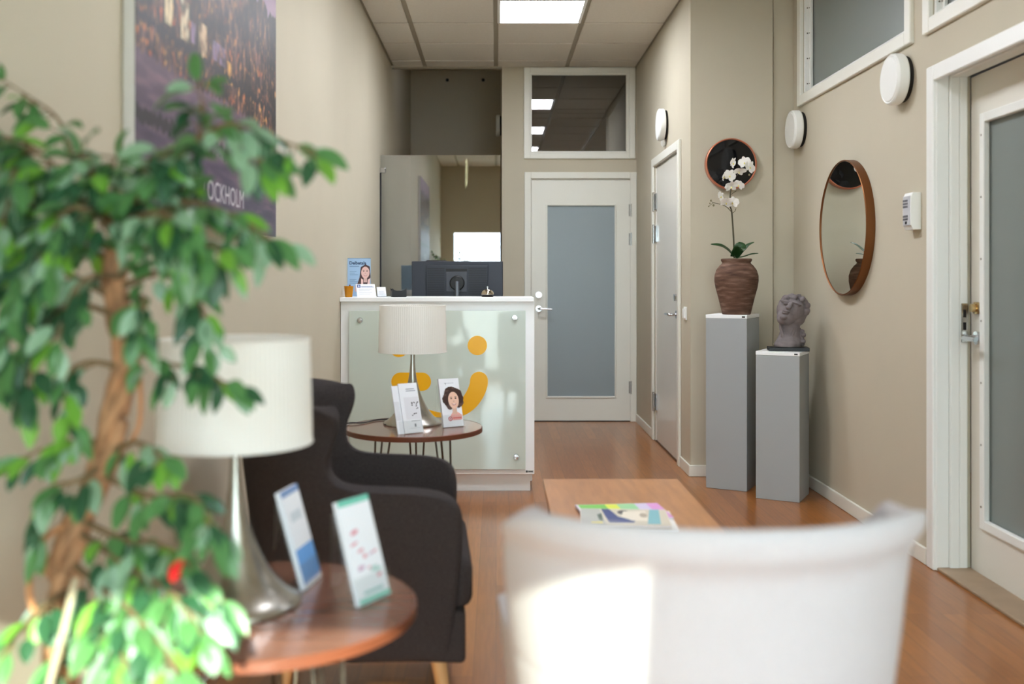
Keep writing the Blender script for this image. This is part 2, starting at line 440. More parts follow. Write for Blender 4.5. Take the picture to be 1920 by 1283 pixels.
# --- door_2, in the corridor's right wall
d = sroot('door_2', (XH, 6.95, 0))
bm = nb(); bar_frame(bm, 'x', XH - 0.018, XH, 6.405, 7.535, 0, 2.112, 0.062, False); bar_frame(bm, 'x', XH, XH + 0.1, 6.47, 7.44, 0, 2.06, 0.012, False); obj('door_frame', bm, M_frame, d)
bm = nb(); box(bm, (XH + 0.004, 6.486, 0.01), (XH + 0.044, 7.424, 2.04), 0.002, 0, 1); obj('door_leaf', bm, mat('grey_white_door', (214, 212, 202), 0.22), d)
for z in (1.785, 1.545, 0.295):
    bm = nb(); cyl(bm, (XH - 0.016, 7.432, z - 0.07), (XH - 0.016, 7.432, z + 0.07), 0.009, 12); box(bm, (XH - 0.006, 7.375, z - 0.06), (XH + 0.003, 7.432, z + 0.06)); obj('hinge', bm, M_chrome, d, True)
c = P(1271, 590, 6.56); hz = c.z
bm = nb(); cyl(bm, (XH + 0.004, 6.555, hz), (XH - 0.008, 6.555, hz), 0.026); tube(bm, smooth_path([(XH - 0.008, 6.555, hz), (XH - 0.045, 6.555, hz), (XH - 0.055, 6.57, hz), (XH - 0.055, 6.68, hz)], 5), 0.0095, 12); obj('door_handle', bm, M_chrome, d, True)
hz = P(1271, 558, 6.56).z
bm = nb(); cyl(bm, (XH + 0.004, 6.555, hz), (XH - 0.02, 6.555, hz), 0.024); obj('lock_cylinder', bm, M_chrome, d, True)
bm = nb(); box(bm, (XH - 0.0, 6.47, 0), (XH + 0.1, 7.44, 0.008)); struct('trim_threshold_corridor', bm, mat('dark_threshold', (92, 62, 42), 0.5))

# --- door_3, right foreground, glazed and ajar
d = sroot('door_3', (XR, 3.67, 0))
bm = nb(); bar_frame(bm, 'x', XR - 0.016, XR, 3.135, 4.20, 0, 2.10, 0.066, False)
bar_frame(bm, 'x', XR - 0.004, XR + 0.05, 3.186, 4.149, 0, 2.074, 0.02, False)
bar_frame(bm, 'x', XR + 0.05, XR + 0.09, 3.193, 4.142, 0, 2.067, 0.022, False)
bar_frame(bm, 'x', XR + 0.09, XR + 0.125, 3.200, 4.135, 0, 2.06, 0.012, False); obj('door_frame', bm, M_white, d)
hx = XR + 0.129; hinge_y = 3.222
ANG = math.radians(-0.7)            # the leaf turns on its near edge into the other room
RM = Matrix.Translation((hx, hinge_y, 0)) @ Matrix.Rotation(ANG, 4, 'Z')
W_ = 0.905
gy0, gy1, gz0, gz1 = 0.13, W_ - 0.125, 0.232, 1.85
bm = nb()
for (a, b_) in (((0, 0.008), (gy0, 2.045)), ((gy1, 0.008), (W_, 2.045)), ((gy0, 0.008), (gy1, gz0)), ((gy0, gz1), (gy1, 2.045))):
    box(bm, (0, a[0], a[1]), (0.042, b_[0], b_[1]), M=RM)
obj('door_leaf', bm, mat('grey_white_door_b', (222, 218, 206), 0.3), d)
bm = nb()
for (u0, u1, w0, w1) in ((gy0 - 0.03, gy0 + 0.008, gz0 - 0.03, gz1 + 0.03), (gy1 - 0.008, gy1 + 0.03, gz0 - 0.03, gz1 + 0.03), (gy0 + 0.008, gy1 - 0.008, gz0 - 0.03, gz0 + 0.008), (gy0 + 0.008, gy1 - 0.008, gz1 - 0.008, gz1 + 0.03)):
    box(bm, (-0.012, u0, w0), (0.012, u1, w1), 0.003, 0, 1, M=RM)
obj('glazing_bead', bm, M_white, d)
bm = nb()
for k in range(7): 
    z = gz0 + 0.06 + k * 0.25
    for yy in (gy0 - 0.012, gy1 + 0.012):
        p = RM @ Vector((-0.0115, yy, z)); q = RM @ Vector((-0.0145, yy, z)); cyl(bm, p, q, 0.0045, 8)
obj('bead_screws', bm, M_steel, d)
bm = nb(); box(bm, (0.016, gy0, gz0), (0.024, gy1, gz1), M=RM); obj('glass_pane', bm, M_frostg, d)
def dp(x, y, z): return RM @ Vector((x, y, z))
hz = 0.97
bm = nb(); ly = W_ - 0.062; cyl(bm, dp(0, ly, hz), dp(-0.012, ly, hz), 0.027); cyl(bm, dp(-0.012, ly, hz), dp(-0.045, ly, hz), 0.013, 14)
tube(bm, smooth_path([dp(-0.03, ly, hz), dp(-0.055, ly, hz), dp(-0.062, ly - 0.02, hz), dp(-0.062, ly - 0.11, hz)], 5), 0.0105, 12)
obj('door_handle', bm, M_chrome, d, True)
hz2 = P(1823, 578, 4.06).z
bm = nb(); cyl(bm, dp(0, ly, hz2), dp(-0.014, ly, hz2), 0.025); cyl(bm, dp(-0.014, ly, hz2), dp(-0.03, ly, hz2), 0.017); obj('lock_cylinder', bm, M_brass, d, True)
bm = nb(); box(bm, (XR + 0.096, 4.117, 0.95), (XR + 0.124, 4.1235, 1.11), 0.001, 0, 1)
obj('strike_plate', bm, M_steel, d)
bm = nb()
for z in (1.052, 1.0): box(bm, (XR + 0.102, 4.1155, z), (XR + 0.114, 4.1175, z + 0.032))
obj('latch_hole', bm, M_dkgap, d)
bm = nb(); box(bm, (XR, 3.20, 0), (XR + 0.14, 4.135, 0.014), 0.003, 0, 1); struct('trim_threshold_right', bm, mat('worn_threshold', (150, 128, 104), 0.5, noise=(8, 0.12)))

# --- high windows in the right wall
def high_window(name, w, pane, y0, y1):
    d = sroot(name, (XR, (y0 + y1) / 2, 2.25))
    bm = nb(); bar_frame(bm, 'x', XR - 0.02, XR + 0.004, y0, y1, 2.245, 2.965, 0.062); obj('window_frame', bm, M_frame, d)
    bm = nb(); bar_frame(bm, 'x', XR + 0.004, XR + 0.07, w[0], w[1], w[2], w[3], 0.014)
    bar_frame(bm, 'x', XR + 0.03, XR + 0.05, w[0] + 0.014, w[1] - 0.014, w[2] + 0.014, w[3] - 0.014, 0.02); obj('glazing_bead', bm, M_white, d)
    bm = nb()
    for k in range(4):
        cyl(bm, (XR + 0.03, w[1] - 0.024, w[2] + 0.06 + k * 0.15), (XR + 0.027, w[1] - 0.024, w[2] + 0.06 + k * 0.15), 0.004, 8)
        cyl(bm, (XR + 0.02, w[1] - 0.014, w[2] + 0.06 + k * 0.15), (XR + 0.02, w[1] - 0.018, w[2] + 0.06 + k * 0.15), 0.004, 8)
    obj('bead_screws', bm, M_steel, d)
    bm = nb(); box(bm, (XR + 0.052, w[0], w[2]), (XR + 0.06, w[1], w[3])); obj('glass_pane', bm, pane, d)
high_window('window_2', W1, M_frostg, 4.358, 5.992)
high_window('window_3', W2, M_frostg, 2.64, 4.232)

# --- the street window behind the camera
d = sroot('window_4', (0, YF, 0.12))
bm = nb(); bar_frame(bm, 'y', YF - 0.09, YF - 0.02, W0[0], W0[1], W0[2], W0[3], 0.012); obj('window_frame', bm, M_white, d)
bm = nb(); box(bm, (W0[0], YF - 0.06, W0[2]), (W0[1], YF - 0.054, W0[3])); obj('glass_pane', bm, M_clear, d)
d = sroot('added_daylight_window', (1.38, YF, 0.08))  # unseen added window; its translucent blind spreads extra soft daylight
bm = nb(); bar_frame(bm, 'y', YF - 0.09, YF - 0.02, W5[0], W5[1], W5[2], W5[3], 0.03); obj('window_frame', bm, M_white, d)
bm = nb(); box(bm, (W5[0], YF - 0.06, W5[2]), (W5[1], YF - 0.054, W5[3])); obj('glass_pane', bm, M_clear, d)
bm = nb(); box(bm, (W5[0] - 0.04, YF + 0.012, W5[2]), (W5[1] + 0.04, YF + 0.0125, W5[3] + 0.03)); cyl(bm, (W5[0] - 0.04, YF + 0.03, W5[3] + 0.04), (W5[1] + 0.04, YF + 0.03, W5[3] + 0.04), 0.025, 16)
obj('added_roller_blind', bm, mixmat('added_blind_cloth', 'cloth', (244, 246, 248), 0.8, 0.75, (246, 248, 252)), d)
bm = nb(); box(bm, (-30, -60, -0.22), (30, YF - 0.1, -0.12)); struct('ground', bm, mat('pavement', (150, 146, 140), 0.9, noise=(3, 0.1)))

# ------------------------------------------------------------------ wall fittings
def disc_vent(name, label, cat, c, axis, R, depth, group=None, sensor=False):
    """round wall valve: dark ring against the wall and a domed white cap; axis points into the room"""
    M = Matrix.Translation(c) @ Vector((0, 0, 1)).rotation_difference(Vector(axis)).to_matrix().to_4x4()
    t = thing(name, label, cat, c, 0, group)
    bm = nb(); lathe(bm, [(0, 0), (R * 0.9, 0), (R * 0.9, depth * 0.3), (0, depth * 0.3)], 40, M); obj('base_ring', bm, M_dkgap, t, True)
    bm = nb(); lathe(bm, [(0, depth * 0.28), (R * 0.97, depth * 0.28), (R, depth * 0.36), (R, depth * 0.78), (R * 0.985, depth * 0.88), (R * 0.93, depth * 0.97), (R * 0.88, depth * 0.94), (R * 0.84, depth), (0, depth * 1.0)], 56, M)
    obj('cover', bm, M_white, t, True, sharp=0.5)
    if sensor:
        bm = nb(); ellipsoid(bm, (c[0] - 0.018, c[1] + 0.0, c[2] - R - 0.012), (0.018, 0.026, 0.03)); obj('sensor', bm, M_white, t, True)
    return t
disc_vent('air_vent', 'round white wall vent below the near end of the high window', 'vent', (XR, 4.46, 2.105), (-1, 0, 0), 0.114, 0.072, 'round vents on the right wall')
disc_vent('air_vent', 'round white wall vent in the corner beside the column, above the oval mirror', 'vent', (XR, 5.96, 2.105), (-1, 0, 0), 0.114, 0.072, 'round vents on the right wall')
disc_vent('wall_lamp', 'round white wall unit with a small sensor, above the plain grey corridor door', 'lamp', (XH, 6.98, 2.29), (-1, 0, 0), 0.112, 0.06, None, True)
disc_vent('air_vent', 'round white vent seen edge-on in the dark niche above the glass screen', 'vent', (0.05, 9.3, 2.64), (-1, 0, 0), 0.1, 0.05)
for x, w in ((839, 'left one of two small black hooks on the niche back wall'), (906, 'right one of two small black hooks on the niche back wall')):
    c = P(x, 151, YN); bm = nb(); cyl(bm, (c.x, YN, c.z), (c.x, YN - 0.02, c.z), 0.012, 12); cyl(bm, (c.x, YN - 0.02, c.z), (c.x, YN - 0.028, c.z), 0.017, 12)
    tag(obj('wall_hook', bm, M_black, None, True), w, 'hook', 'hooks on the niche back wall')

c = P(1287, 588, 6.24)
t = thing('light_switch', 'white rocker light switch between the grey corridor door and the column', 'switch', (XH, 6.25, c.z))
bm = nb(); box(bm, (XH - 0.008, 6.21, c.z - 0.042), (XH, 6.29, c.z + 0.042), 0.004); obj('switch_plate', bm, M_white, t)
bm = nb(); box(bm, (XH - 0.018, 6.223, c.z - 0.03), (XH - 0.006, 6.277, c.z + 0.03), 0.003); obj('rocker', bm, M_white, t)

# alarm keypad
kz = 1.505
t = thing('alarm_keypad', 'white wall keypad with grey keys beside the right door frame', 'keypad', (XR, 4.33, kz))
bm = nb()
prof = [(XR, -0.08), (XR - 0.034, -0.08), (XR - 0.042, -0.06), (XR - 0.044, 0.0), (XR - 0.042, 0.06), (XR - 0.034, 0.08), (XR, 0.08)]
lo = [bm.verts.new((x, 4.288, kz + z)) for x, z in prof]; hi = [bm.verts.new((x, 4.372, kz + z)) for x, z in prof]
bm.faces.new(lo); bm.faces.new(list(reversed(hi)))
for i in range(len(prof)): bm.faces.new((lo[i], hi[i], hi[(i+1) % len(prof)], lo[(i+1) % len(prof)]))
obj('housing', bm, M_white, t)
bm = nb(); box(bm, (XR - 0.0465, 4.296, kz - 0.062), (XR - 0.040, 4.364, kz + 0.066), 0.001, 0, 1); obj('key_panel', bm, mat('keypad_grey', (190, 192, 196), 0.4), t)
for r, z in enumerate((0.046, 0.033, 0.020, -0.022, -0.034)):
    for k in range(3):
        y = 4.313 + k * 0.017
        bm = nb(); box(bm, (XR - 0.0495, y, kz + z - 0.0045), (XR - 0.046, y + 0.012, kz + z + 0.0045), 0.001, 0, 1); obj('key', bm, mat('key_grey', (112, 114, 120), 0.5), t)
bm = nb(); box(bm, (XR - 0.048, 4.322, kz - 0.056), (XR - 0.046, 4.338, kz - 0.044)); obj('indicator_window', bm, M_black, t)

# mirrors
def ring_frame(bm, R, w, depth, M, n=72):
    lathe(bm, [(R - w, depth * 0.9), (R - w * 0.5, depth), (R, depth * 0.93), (R, 0), (R - w, 0), (R - w, depth * 0.9)], n, M)
M1 = Matrix.Translation((XR, 5.15, 1.475)) @ Matrix.Rotation(-PI/2, 4, 'Y')
t = thing('wall_mirror', 'large round mirror in a bronze rim on the right wall, above the bust', 'mirror', (XR, 5.15, 1.475))
bm = nb(); ring_frame(bm, 0.35, 0.008, 0.045, M1); obj('rim', bm, M_bronze, t, True, sharp=0.9)
bm = nb(); lathe(bm, [(0, 0.001), (0.3425, 0.001), (0.3425, 0.039), (0, 0.039)], 72, M1); obj('mirror_glass', bm, M_mirror, t)
c = P(1370.5, 307.5, YC - 0.03)
M2 = Matrix.Translation((c.x, YC, c.z)) @ Matrix.Rotation(PI/2, 4, 'X')
t = thing('wall_mirror', 'small round dark mirror in a copper rim, on the column behind the orchid', 'mirror', (c.x, YC, c.z))
bm = nb(); ring_frame(bm, 0.1555, 0.009, 0.045, M2); obj('rim', bm, M_copper, t, True, sharp=0.9)
bm = nb(); lathe(bm, [(0, 0.001), (0.1475, 0.001), (0.1475, 0.034), (0, 0.034)], 64, M2); obj('mirror_glass', bm, M_darkmirror, t)

# canvas picture
def poster_material():
    m = bpy.data.materials.new('city_at_dusk_print'); m.use_nodes = True
    nt = m.node_tree; b = nt.nodes['Principled BSDF']; L = nt.links; N = nt.nodes.new
    tc = N('ShaderNodeTexCoord'); sp = N('ShaderNodeSeparateXYZ'); L.new(tc.outputs['Object'], sp.inputs[0])
    def noise(scale, sc, detail=6):
        mp = N('ShaderNodeMapping'); mp.inputs['Scale'].default_value = sc; L.new(tc.outputs['Object'], mp.inputs[0])
        n = N('ShaderNodeTexNoise'); n.inputs['Scale'].default_value = scale; n.inputs['Detail'].default_value = detail; L.new(mp.outputs[0], n.inputs['Vector']); return n.outputs['Fac']
    def math_(op, a, b_):
        n = N('ShaderNodeMath'); n.operation = op
        for i, v in enumerate((a, b_)):
            if isinstance(v, (int, float)): n.inputs[i].default_value = v
            else: L.new(v, n.inputs[i])
        return n.outputs[0]
    def ramp(f, stops, interp='LINEAR'):
        r = N('ShaderNodeValToRGB'); r.color_ramp.interpolation = interp
        e = r.color_ramp.elements
        while len(e) < len(stops): e.new(0.5)
        for k, (p, c) in enumerate(stops): e[k].position = p; e[k].color = c
        L.new(f, r.inputs[0]); return r.outputs[0]
    def mix(f, a, b_):
        x = N('ShaderNodeMix'); x.data_type = 'RGBA'; L.new(f, x.inputs[0]); L.new(a, x.inputs[6]); L.new(b_, x.inputs[7]); return x.outputs[2]
    v = sp.outputs[2]                                     # height above the canvas' lower edge
    h = math_('ADD', v, math_('MULTIPLY', math_('SUBTRACT', noise(1.0, (1, 9, 0.1), 8), 0.5), 0.30))
    sky = ramp(noise(2, (1, 1, 3)), [(0.3, lin(112, 92, 118)), (0.7, lin(150, 122, 138))])
    water = ramp(noise(3, (1, 1.6, 9), 8), [(0.30, lin(30, 24, 42)), (0.5, lin(72, 58, 82)), (0.68, lin(128, 100, 112))])
    fade = ramp(v, [(0.12, lin(54, 46, 72)), (0.40, lin(112, 84, 96))])
    wm = N('ShaderNodeMix'); wm.data_type = 'RGBA'; wm.inputs[0].default_value = 0.5; L.new(water, wm.inputs[6]); L.new(fade, wm.inputs[7]); water = wm.outputs[2]
    big = noise(1.6, (1, 3.2, 5), 3)
    town = ramp(noise(3, (1, 9, 4), 8), [(0.36, lin(20, 16, 20)), (0.50, lin(58, 42, 42)), (0.60, lin(104, 70, 58)), (0.72, lin(122, 92, 96))])
    dark = ramp(big, [(0.40, lin(20, 20, 24)), (0.56, lin(255, 255, 255))])
    dm = N('ShaderNodeMix'); dm.data_type = 'RGBA'; dm.blend_type = 'MULTIPLY'; dm.inputs[0].default_value = 0.85; L.new(town, dm.inputs[6]); L.new(dark, dm.inputs[7]); town = dm.outputs[2]
    lights = ramp(noise(8, (1, 8, 4), 4), [(0.56, (0, 0, 0, 1)), (0.66, (1, 1, 1, 1))])
    lc = ramp(noise(3, (1, 5, 5)), [(0.38, lin(206, 92, 36)), (0.62, lin(232, 170, 92))])
    low = ramp(v, [(0.38, (1, 1, 1, 1)), (0.52, (0.75, 0.75, 0.75, 1)), (0.80, (0.12, 0.12, 0.12, 1))])
    lf = math_('MULTIPLY', math_('MULTIPLY', lights, low), ramp(big, [(0.38, (0.15, 0.15, 0.15, 1)), (0.52, (1, 1, 1, 1))]))
    town = mix(lf, town, lc)
    y_ = sp.outputs[1]; fac_ = ramp(noise(4, (1, 7, 5), 6), [(0.40, (0.1, 0.1, 0.1, 1)), (0.58, (1, 1, 1, 1))])
    for (ya, yb, va, vb, cc) in ((0.21, 0.27, 0.50, 0.62, (226, 204, 160)), (0.34, 0.41, 0.49, 0.60, (214, 196, 160)), (0.43, 0.47, 0.5, 0.56, (138, 112, 140)), (0.50, 0.58, 0.48, 0.58, (200, 170, 132)), (0.64, 0.78, 0.50, 0.56, (124, 104, 130)), (0.80, 0.86, 0.46, 0.53, (226, 170, 84))):
        inside = math_('MULTIPLY', math_('LESS_THAN', math_('ABSOLUTE', math_('SUBTRACT', y_, (ya + yb)/2), 0), (yb - ya)/2), math_('LESS_THAN', math_('ABSOLUTE', math_('SUBTRACT', v, (va + vb)/2), 0), (vb - va)/2))
        ck = N('ShaderNodeRGB'); ck.outputs[0].default_value = lin(*cc); town = mix(math_('MULTIPLY', inside, math_('MULTIPLY', fac_, 0.9)), town, ck.outputs[0])
    istown = ramp(h, [(0.845, (1, 1, 1, 1)), (0.85, (0, 0, 0, 1))])
    upper = mix(istown, sky, town)
    edge = math_('ADD', v, math_('MULTIPLY', math_('SUBTRACT', noise(2.0, (1, 16, 0.1), 4), 0.5), 0.10))
    isw = ramp(edge, [(0.385, (1, 1, 1, 1)), (0.395, (0, 0, 0, 1))])
    pic = mix(isw, upper, water)
    for zz, wd in ((0.475, 0.012), (0.235, 0.018)):        # quay line and its reflection
        ln = math_('LESS_THAN', math_('ABSOLUTE', math_('SUBTRACT', edge, zz), 0), wd)
        dk = N('ShaderNodeRGB'); dk.outputs[0].default_value = lin(30, 24, 30); pic = mix(ln, pic, dk.outputs[0])
    L.new(pic, b.inputs['Base Color']); b.inputs['Roughness'].default_value = 0.5
    return m
t = thing('canvas_picture', 'large canvas print of a city waterfront at dusk on the left wall', 'picture', (XL, 2.347, 1.373))
bm = nb(); box(bm, (XL, 2.347, 1.373), (XL + 0.0285, 3.847, 2.373), 0.002, 0, 1); obj('canvas_side', bm, mat('canvas_white', (214, 212, 208), 0.7), t)
bm = nb(); box(bm, (XL + 0.0286, 2.3475, 1.3735), (XL + 0.030, 3.8465, 2.3725)); obj('print', bm, poster_material(), t)
pr = Print((XL + 0.030, 0, 0), (0, 1, 0), (0, 0, 1)); pr.text('STOCKHOLM', 3.10, 1.448, 0.085, (196, 190, 196), 'CENTER'); pr.build('caption', t)

# ------------------------------------------------------------------ reception desk
t = thing('reception_desk', 'white reception desk with a pale glass front and yellow smiling face', 'desk', (-0.33, 5.8, 0))
bm = nb(); box(bm, (XL + 0.002, 5.625, 0.106), (0.217, 5.965, 1.082), 0.002, 0, 1); obj('body', bm, M_laminate, t)
bm = nb(); box(bm, (XL + 0.002, 5.69, 0), (0.196, 5.93, 0.1065)); obj('plinth', bm, M_laminate, t)
bm = nb(); box(bm, (XL + 0.001, 5.598, 1.082), (0.214, 5.985, 1.106), 0.002, 0, 1); obj('counter_top', bm, M_laminate, t)
bm = nb(); box(bm, (XL + 0.002, 5.965, 0.715), (0.217, 6.62, 0.74)); box(bm, (0.19, 5.965, 0), (0.217, 6.6, 0.715)); obj('worktop', bm, M_laminate, t)
bm = nb(); box(bm, (-0.828, 5.604, 0.138), (0.166, 5.612, 1.031), 0.001, 0, 1); obj('glass_front', bm, mat('pale_green_glass', (206, 219, 210), 0.06, spec=0.6, coat=0.5), t)
for (x, y) in ((674.7, 600.8), (965, 596), (681, 860.6), (968, 857)):
    c = P(x, y, 5.6); bm = nb(); M = Matrix.Translation((c.x, 5.625, c.z)) @ Matrix.Rotation(PI/2, 4, 'X')
    lathe(bm, [(0, 0), (0.0165, 0), (0.0165, 0.026), (0.014, 0.031), (0, 0.032)], 24, M); obj('glass_fixing', bm, M_chrome, t, True)
M_logo = mat('logo_yellow', (244, 182, 8), 0.3)
YL = 5.6035
def lp(x, y): q = P(x, y, YL); return (q.x, q.z)
def flat(name, polys):
    bm = nb()
    M = Matrix.Translation((0, YL, 0)) @ Matrix.Rotation(PI/2, 4, 'X')
    for poly in polys: prism(bm, poly, 0.0006, M)
    o = obj(name, bm, M_logo, t); o['label'] = 'yellow ' + name.replace('_', ' '); return o
def disc_pts(x, y, r, n=36): return [lp(x + r*math.cos(2*PI*k/n), y - r*math.sin(2*PI*k/n)) for k in range(n)]
flat('logo_eye', [disc_pts(895, 648, 18.2)]); flat('logo_eye', [disc_pts(748, 651.5, 18.2)])
cap = [(751 + 17.3*math.cos(a), 716 - 17.3*math.sin(a)) for a in [PI/2 + PI*k/14 for k in range(15)]] + [(791 + 17.3*math.cos(a), 716 - 17.3*math.sin(a)) for a in [-PI/2 + PI*k/14 for k in range(15)]]
flat('logo_nose', [[lp(*q) for q in cap]])
zc = [(455, 660, 10), (505, 708, 11), (570, 750, 13), (640, 778, 16), (700, 786, 19), (762, 772, 32), (815, 742, 44), (860, 700, 51), (893, 650, 54), (912, 600, 55), (915, 572, 55)]
ctr = smooth_path([Vector((620 + x/3.29, 540 + y/3.29, r/3.29)) for x, y, r in zc], 6)
left_, right_ = [], []
for i, q in enumerate(ctr):
    dd = (ctr[min(i+1, len(ctr)-1)] - ctr[max(i-1, 0)]); dd.z = 0; dd.normalize(); nn = Vector((-dd.y, dd.x, 0))
    left_.append((q.x + nn.x*q.z, q.y + nn.y*q.z)); right_.append((q.x - nn.x*q.z, q.y - nn.y*q.z))
q = ctr[-1]; a0 = math.atan2(left_[-1][1] - q.y, left_[-1][0] - q.x)
endc = [(q.x + q.z*math.cos(a0 - PI*k/12), q.y + q.z*math.sin(a0 - PI*k/12)) for k in range(1, 12)]
flat('logo_smile', [[lp(*w) for w in (left_ + endc + list(reversed(right_)))]])
pr = Print((0, 5.6245, 0), (1, 0, 0), (0, 0, 1)); c = P(985.5, 887, 5.62); pr.rect(c.x, c.z, c.x + 0.045, c.z + 0.014, (196, 198, 196)); pr.oval(c.x + 0.007, c.z + 0.007, 0.005, 0.006, (40, 40, 40)); pr.rect(c.x + 0.015, c.z + 0.004, c.x + 0.041, c.z + 0.009, (90, 90, 90)); pr.build('maker_label', t)

ZT = 1.106   # counter height
# monitor on the lower worktop
mc = P(857.5, 490, 6.25); mx0, mx1 = P(772, 0, 6.25).x, P(943, 0, 6.25).x; mz1 = mc.z; mz0 = mz1 - 0.345; mcx = (mx0 + mx1) / 2
t = thing('computer_monitor', 'dark grey computer monitor seen from behind on the reception desk', 'monitor', (mcx, 6.3, 0.74))
bm = nb(); box(bm, (mx0, 6.25, mz0), (mx1, 6.285, mz1), 0.004); obj('panel', bm, M_dkpaint, t)
bm = nb()
def fz(x): return x * 1.0
gx0, gx1 = P(799, 0, 6.24).x, P(915, 0, 6.24).x; gz1 = P(0, 498, 6.24).z; gz0 = mz0 + 0.03
box(bm, (gx0, 6.232, gz0), (gx1, 6.25, gz1), 0.004); obj('rear_housing', bm, M_dkpaint, t)
vx0, vx1 = P(836, 0, 6.23).x, P(876, 0, 6.23).x; vz1 = P(0, 504, 6.23).z
for (a, b_) in ((gx0 + 0.008, vx0 - 0.008), (vx1 + 0.008, gx1 - 0.008)):
    bm = nb(); z = gz1 - 0.016
    while z > gz0 + 0.05:
        box(bm, (a, 6.2295, z - 0.0055), (b_, 6.2325, z)); z -= 0.011
    obj('vent_grille', bm, M_dkpaint2, t)
bm = nb(); box(bm, (vx0, 6.229, vz1 - 0.018), (vx1, 6.2325, vz1)); obj('carry_slot', bm, M_black, t)
bm = nb(); box(bm, (vx0, 6.222, vz1 - 0.145), (vx1, 6.2325, vz1 - 0.018), 0.003); obj('mount_plate', bm, mat('monitor_plate', (62, 64, 72), 0.4), t)
sc = P(857, 531, 6.2)
bm = nb(); lathe(bm, [(0, 0), (0.047, 0), (0.047, 0.014), (0.04, 0.02), (0, 0.02)], 32, Matrix.Translation((sc.x, 6.223, sc.z)) @ Matrix.Rotation(PI/2, 4, 'X')); obj('pivot_disc', bm, M_black, t, True)
bm = nb(); tube(bm, [(sc.x, 6.195, sc.z + 0.01), (sc.x, 6.19, sc.z - 0.05), (sc.x, 6.19, 0.75)], 0.014, 16); obj('stand_neck', bm, mat('stand_grey', (112, 116, 124), 0.3, 0.6), t, True)
bm = nb(); lathe(bm, [(0, 0), (0.11, 0), (0.11, 0.008), (0.03, 0.016), (0, 0.016)], 40, Matrix.Translation((sc.x, 6.2, 0.74))); obj('stand_base', bm, M_dkpaint, t, True)
bm = nb(); box(bm, (mx0 + 0.01, 6.285, mz0 + 0.012), (mx1 - 0.01, 6.288, mz1 - 0.012)); obj('screen', bm, M_black, t)

# office chair behind the desk
t = thing('office_chair', 'black office chair behind the monitor, only its backrest top showing', 'chair', (-0.42, 6.95, 0))
bm = nb(); lathe(bm, [(0, 0.42), (0.21, 0.42), (0.235, 0.45), (0.235, 0.48), (0.2, 0.5), (0, 0.505)], 32, Matrix.Translation((-0.42, 6.95, 0))); obj('seat', bm, M_black, t, True)
bm = nb(); box(bm, (-0.515, 7.17, 0.62), (-0.35, 7.215, 1.345), 0.022, 0, 4); obj('backrest', bm, M_black, t, True)
bm = nb(); tube(bm, [(-0.42, 6.95, 0.06), (-0.42, 6.95, 0.43)], 0.028, 14); tube(bm, [(-0.42, 7.0, 0.43), (-0.42, 7.2, 0.46), (-0.42, 7.23, 0.8)], 0.018, 10); obj('column', bm, M_black, t, True)
for k in range(5):
    a = 2*PI*k/5 + 0.3; bm = nb(); ex, ey = -0.42 + 0.28*math.cos(a), 6.95 + 0.28*math.sin(a)
    tube(bm, [(-0.42, 6.95, 0.09), (ex, ey, 0.065)], [0.024, 0.014], 10); lathe(bm, [(0, -0.012), (0.028, -0.012), (0.028, 0.012), (0, 0.012)], 18, Matrix.Translation((ex, ey, 0.028)) @ Matrix.Rotation(a, 4, 'Z') @ Matrix.Rotation(PI/2, 4, 'X')); obj('foot', bm, M_black, t, True)

# glass screen behind the desk
YG = 7.54
t = thing('glass_screen', 'tall reflective glass screen behind the reception desk', 'screen', (-0.42, YG, 0))
zt = P(0, 291, YG).z
bm = nb(); box(bm, (XL + 0.006, YG, 0.0), (0.032, YG + 0.01, zt)); obj('glass_pane', bm, M_screen, t)
c = P(716, 319.5, YG)
bm = nb(); box(bm, (XL + 0.0, YG - 0.014, c.z - 0.02), (XL + 0.045, YG + 0.024, c.z + 0.02), 0.006); obj('wall_clamp', bm, M_chrome, t)
bm = nb(); box(bm, (XL + 0.0, YG - 0.004, 0.0), (XL + 0.012, YG + 0.014, c.z - 0.02)); obj('edge_seal', bm, M_black, t)

# --- things on the counter
def sheet_frame(bx, by, bz, yaw, lean):
    n = Vector((math.sin(yaw), -math.cos(yaw), 0)); U = Vector((math.cos(yaw), math.sin(yaw), 0))
    V = Vector((0, 0, math.cos(lean))) - n * math.sin(lean); N = U.cross(V)
    return Vector((bx, by, bz)), U, V, N
def slab(bm, O, U, V, N, u0, u1, v0, v1, d0, d1, mi=0):
    pts = [O + U*u + V*v + N*d for d in (d0, d1) for v in (v0, v1) for u in (u0, u1)]
    vs = [bm.verts.new(p) for p in pts]
    for f in ((0, 1, 3, 2), (4, 6, 7, 5), (0, 4, 5, 1), (2, 3, 7, 6), (0, 2, 6, 4), (1, 5, 7, 3)):
        fc = bm.faces.new([vs[i] for i in f]); fc.material_index = mi

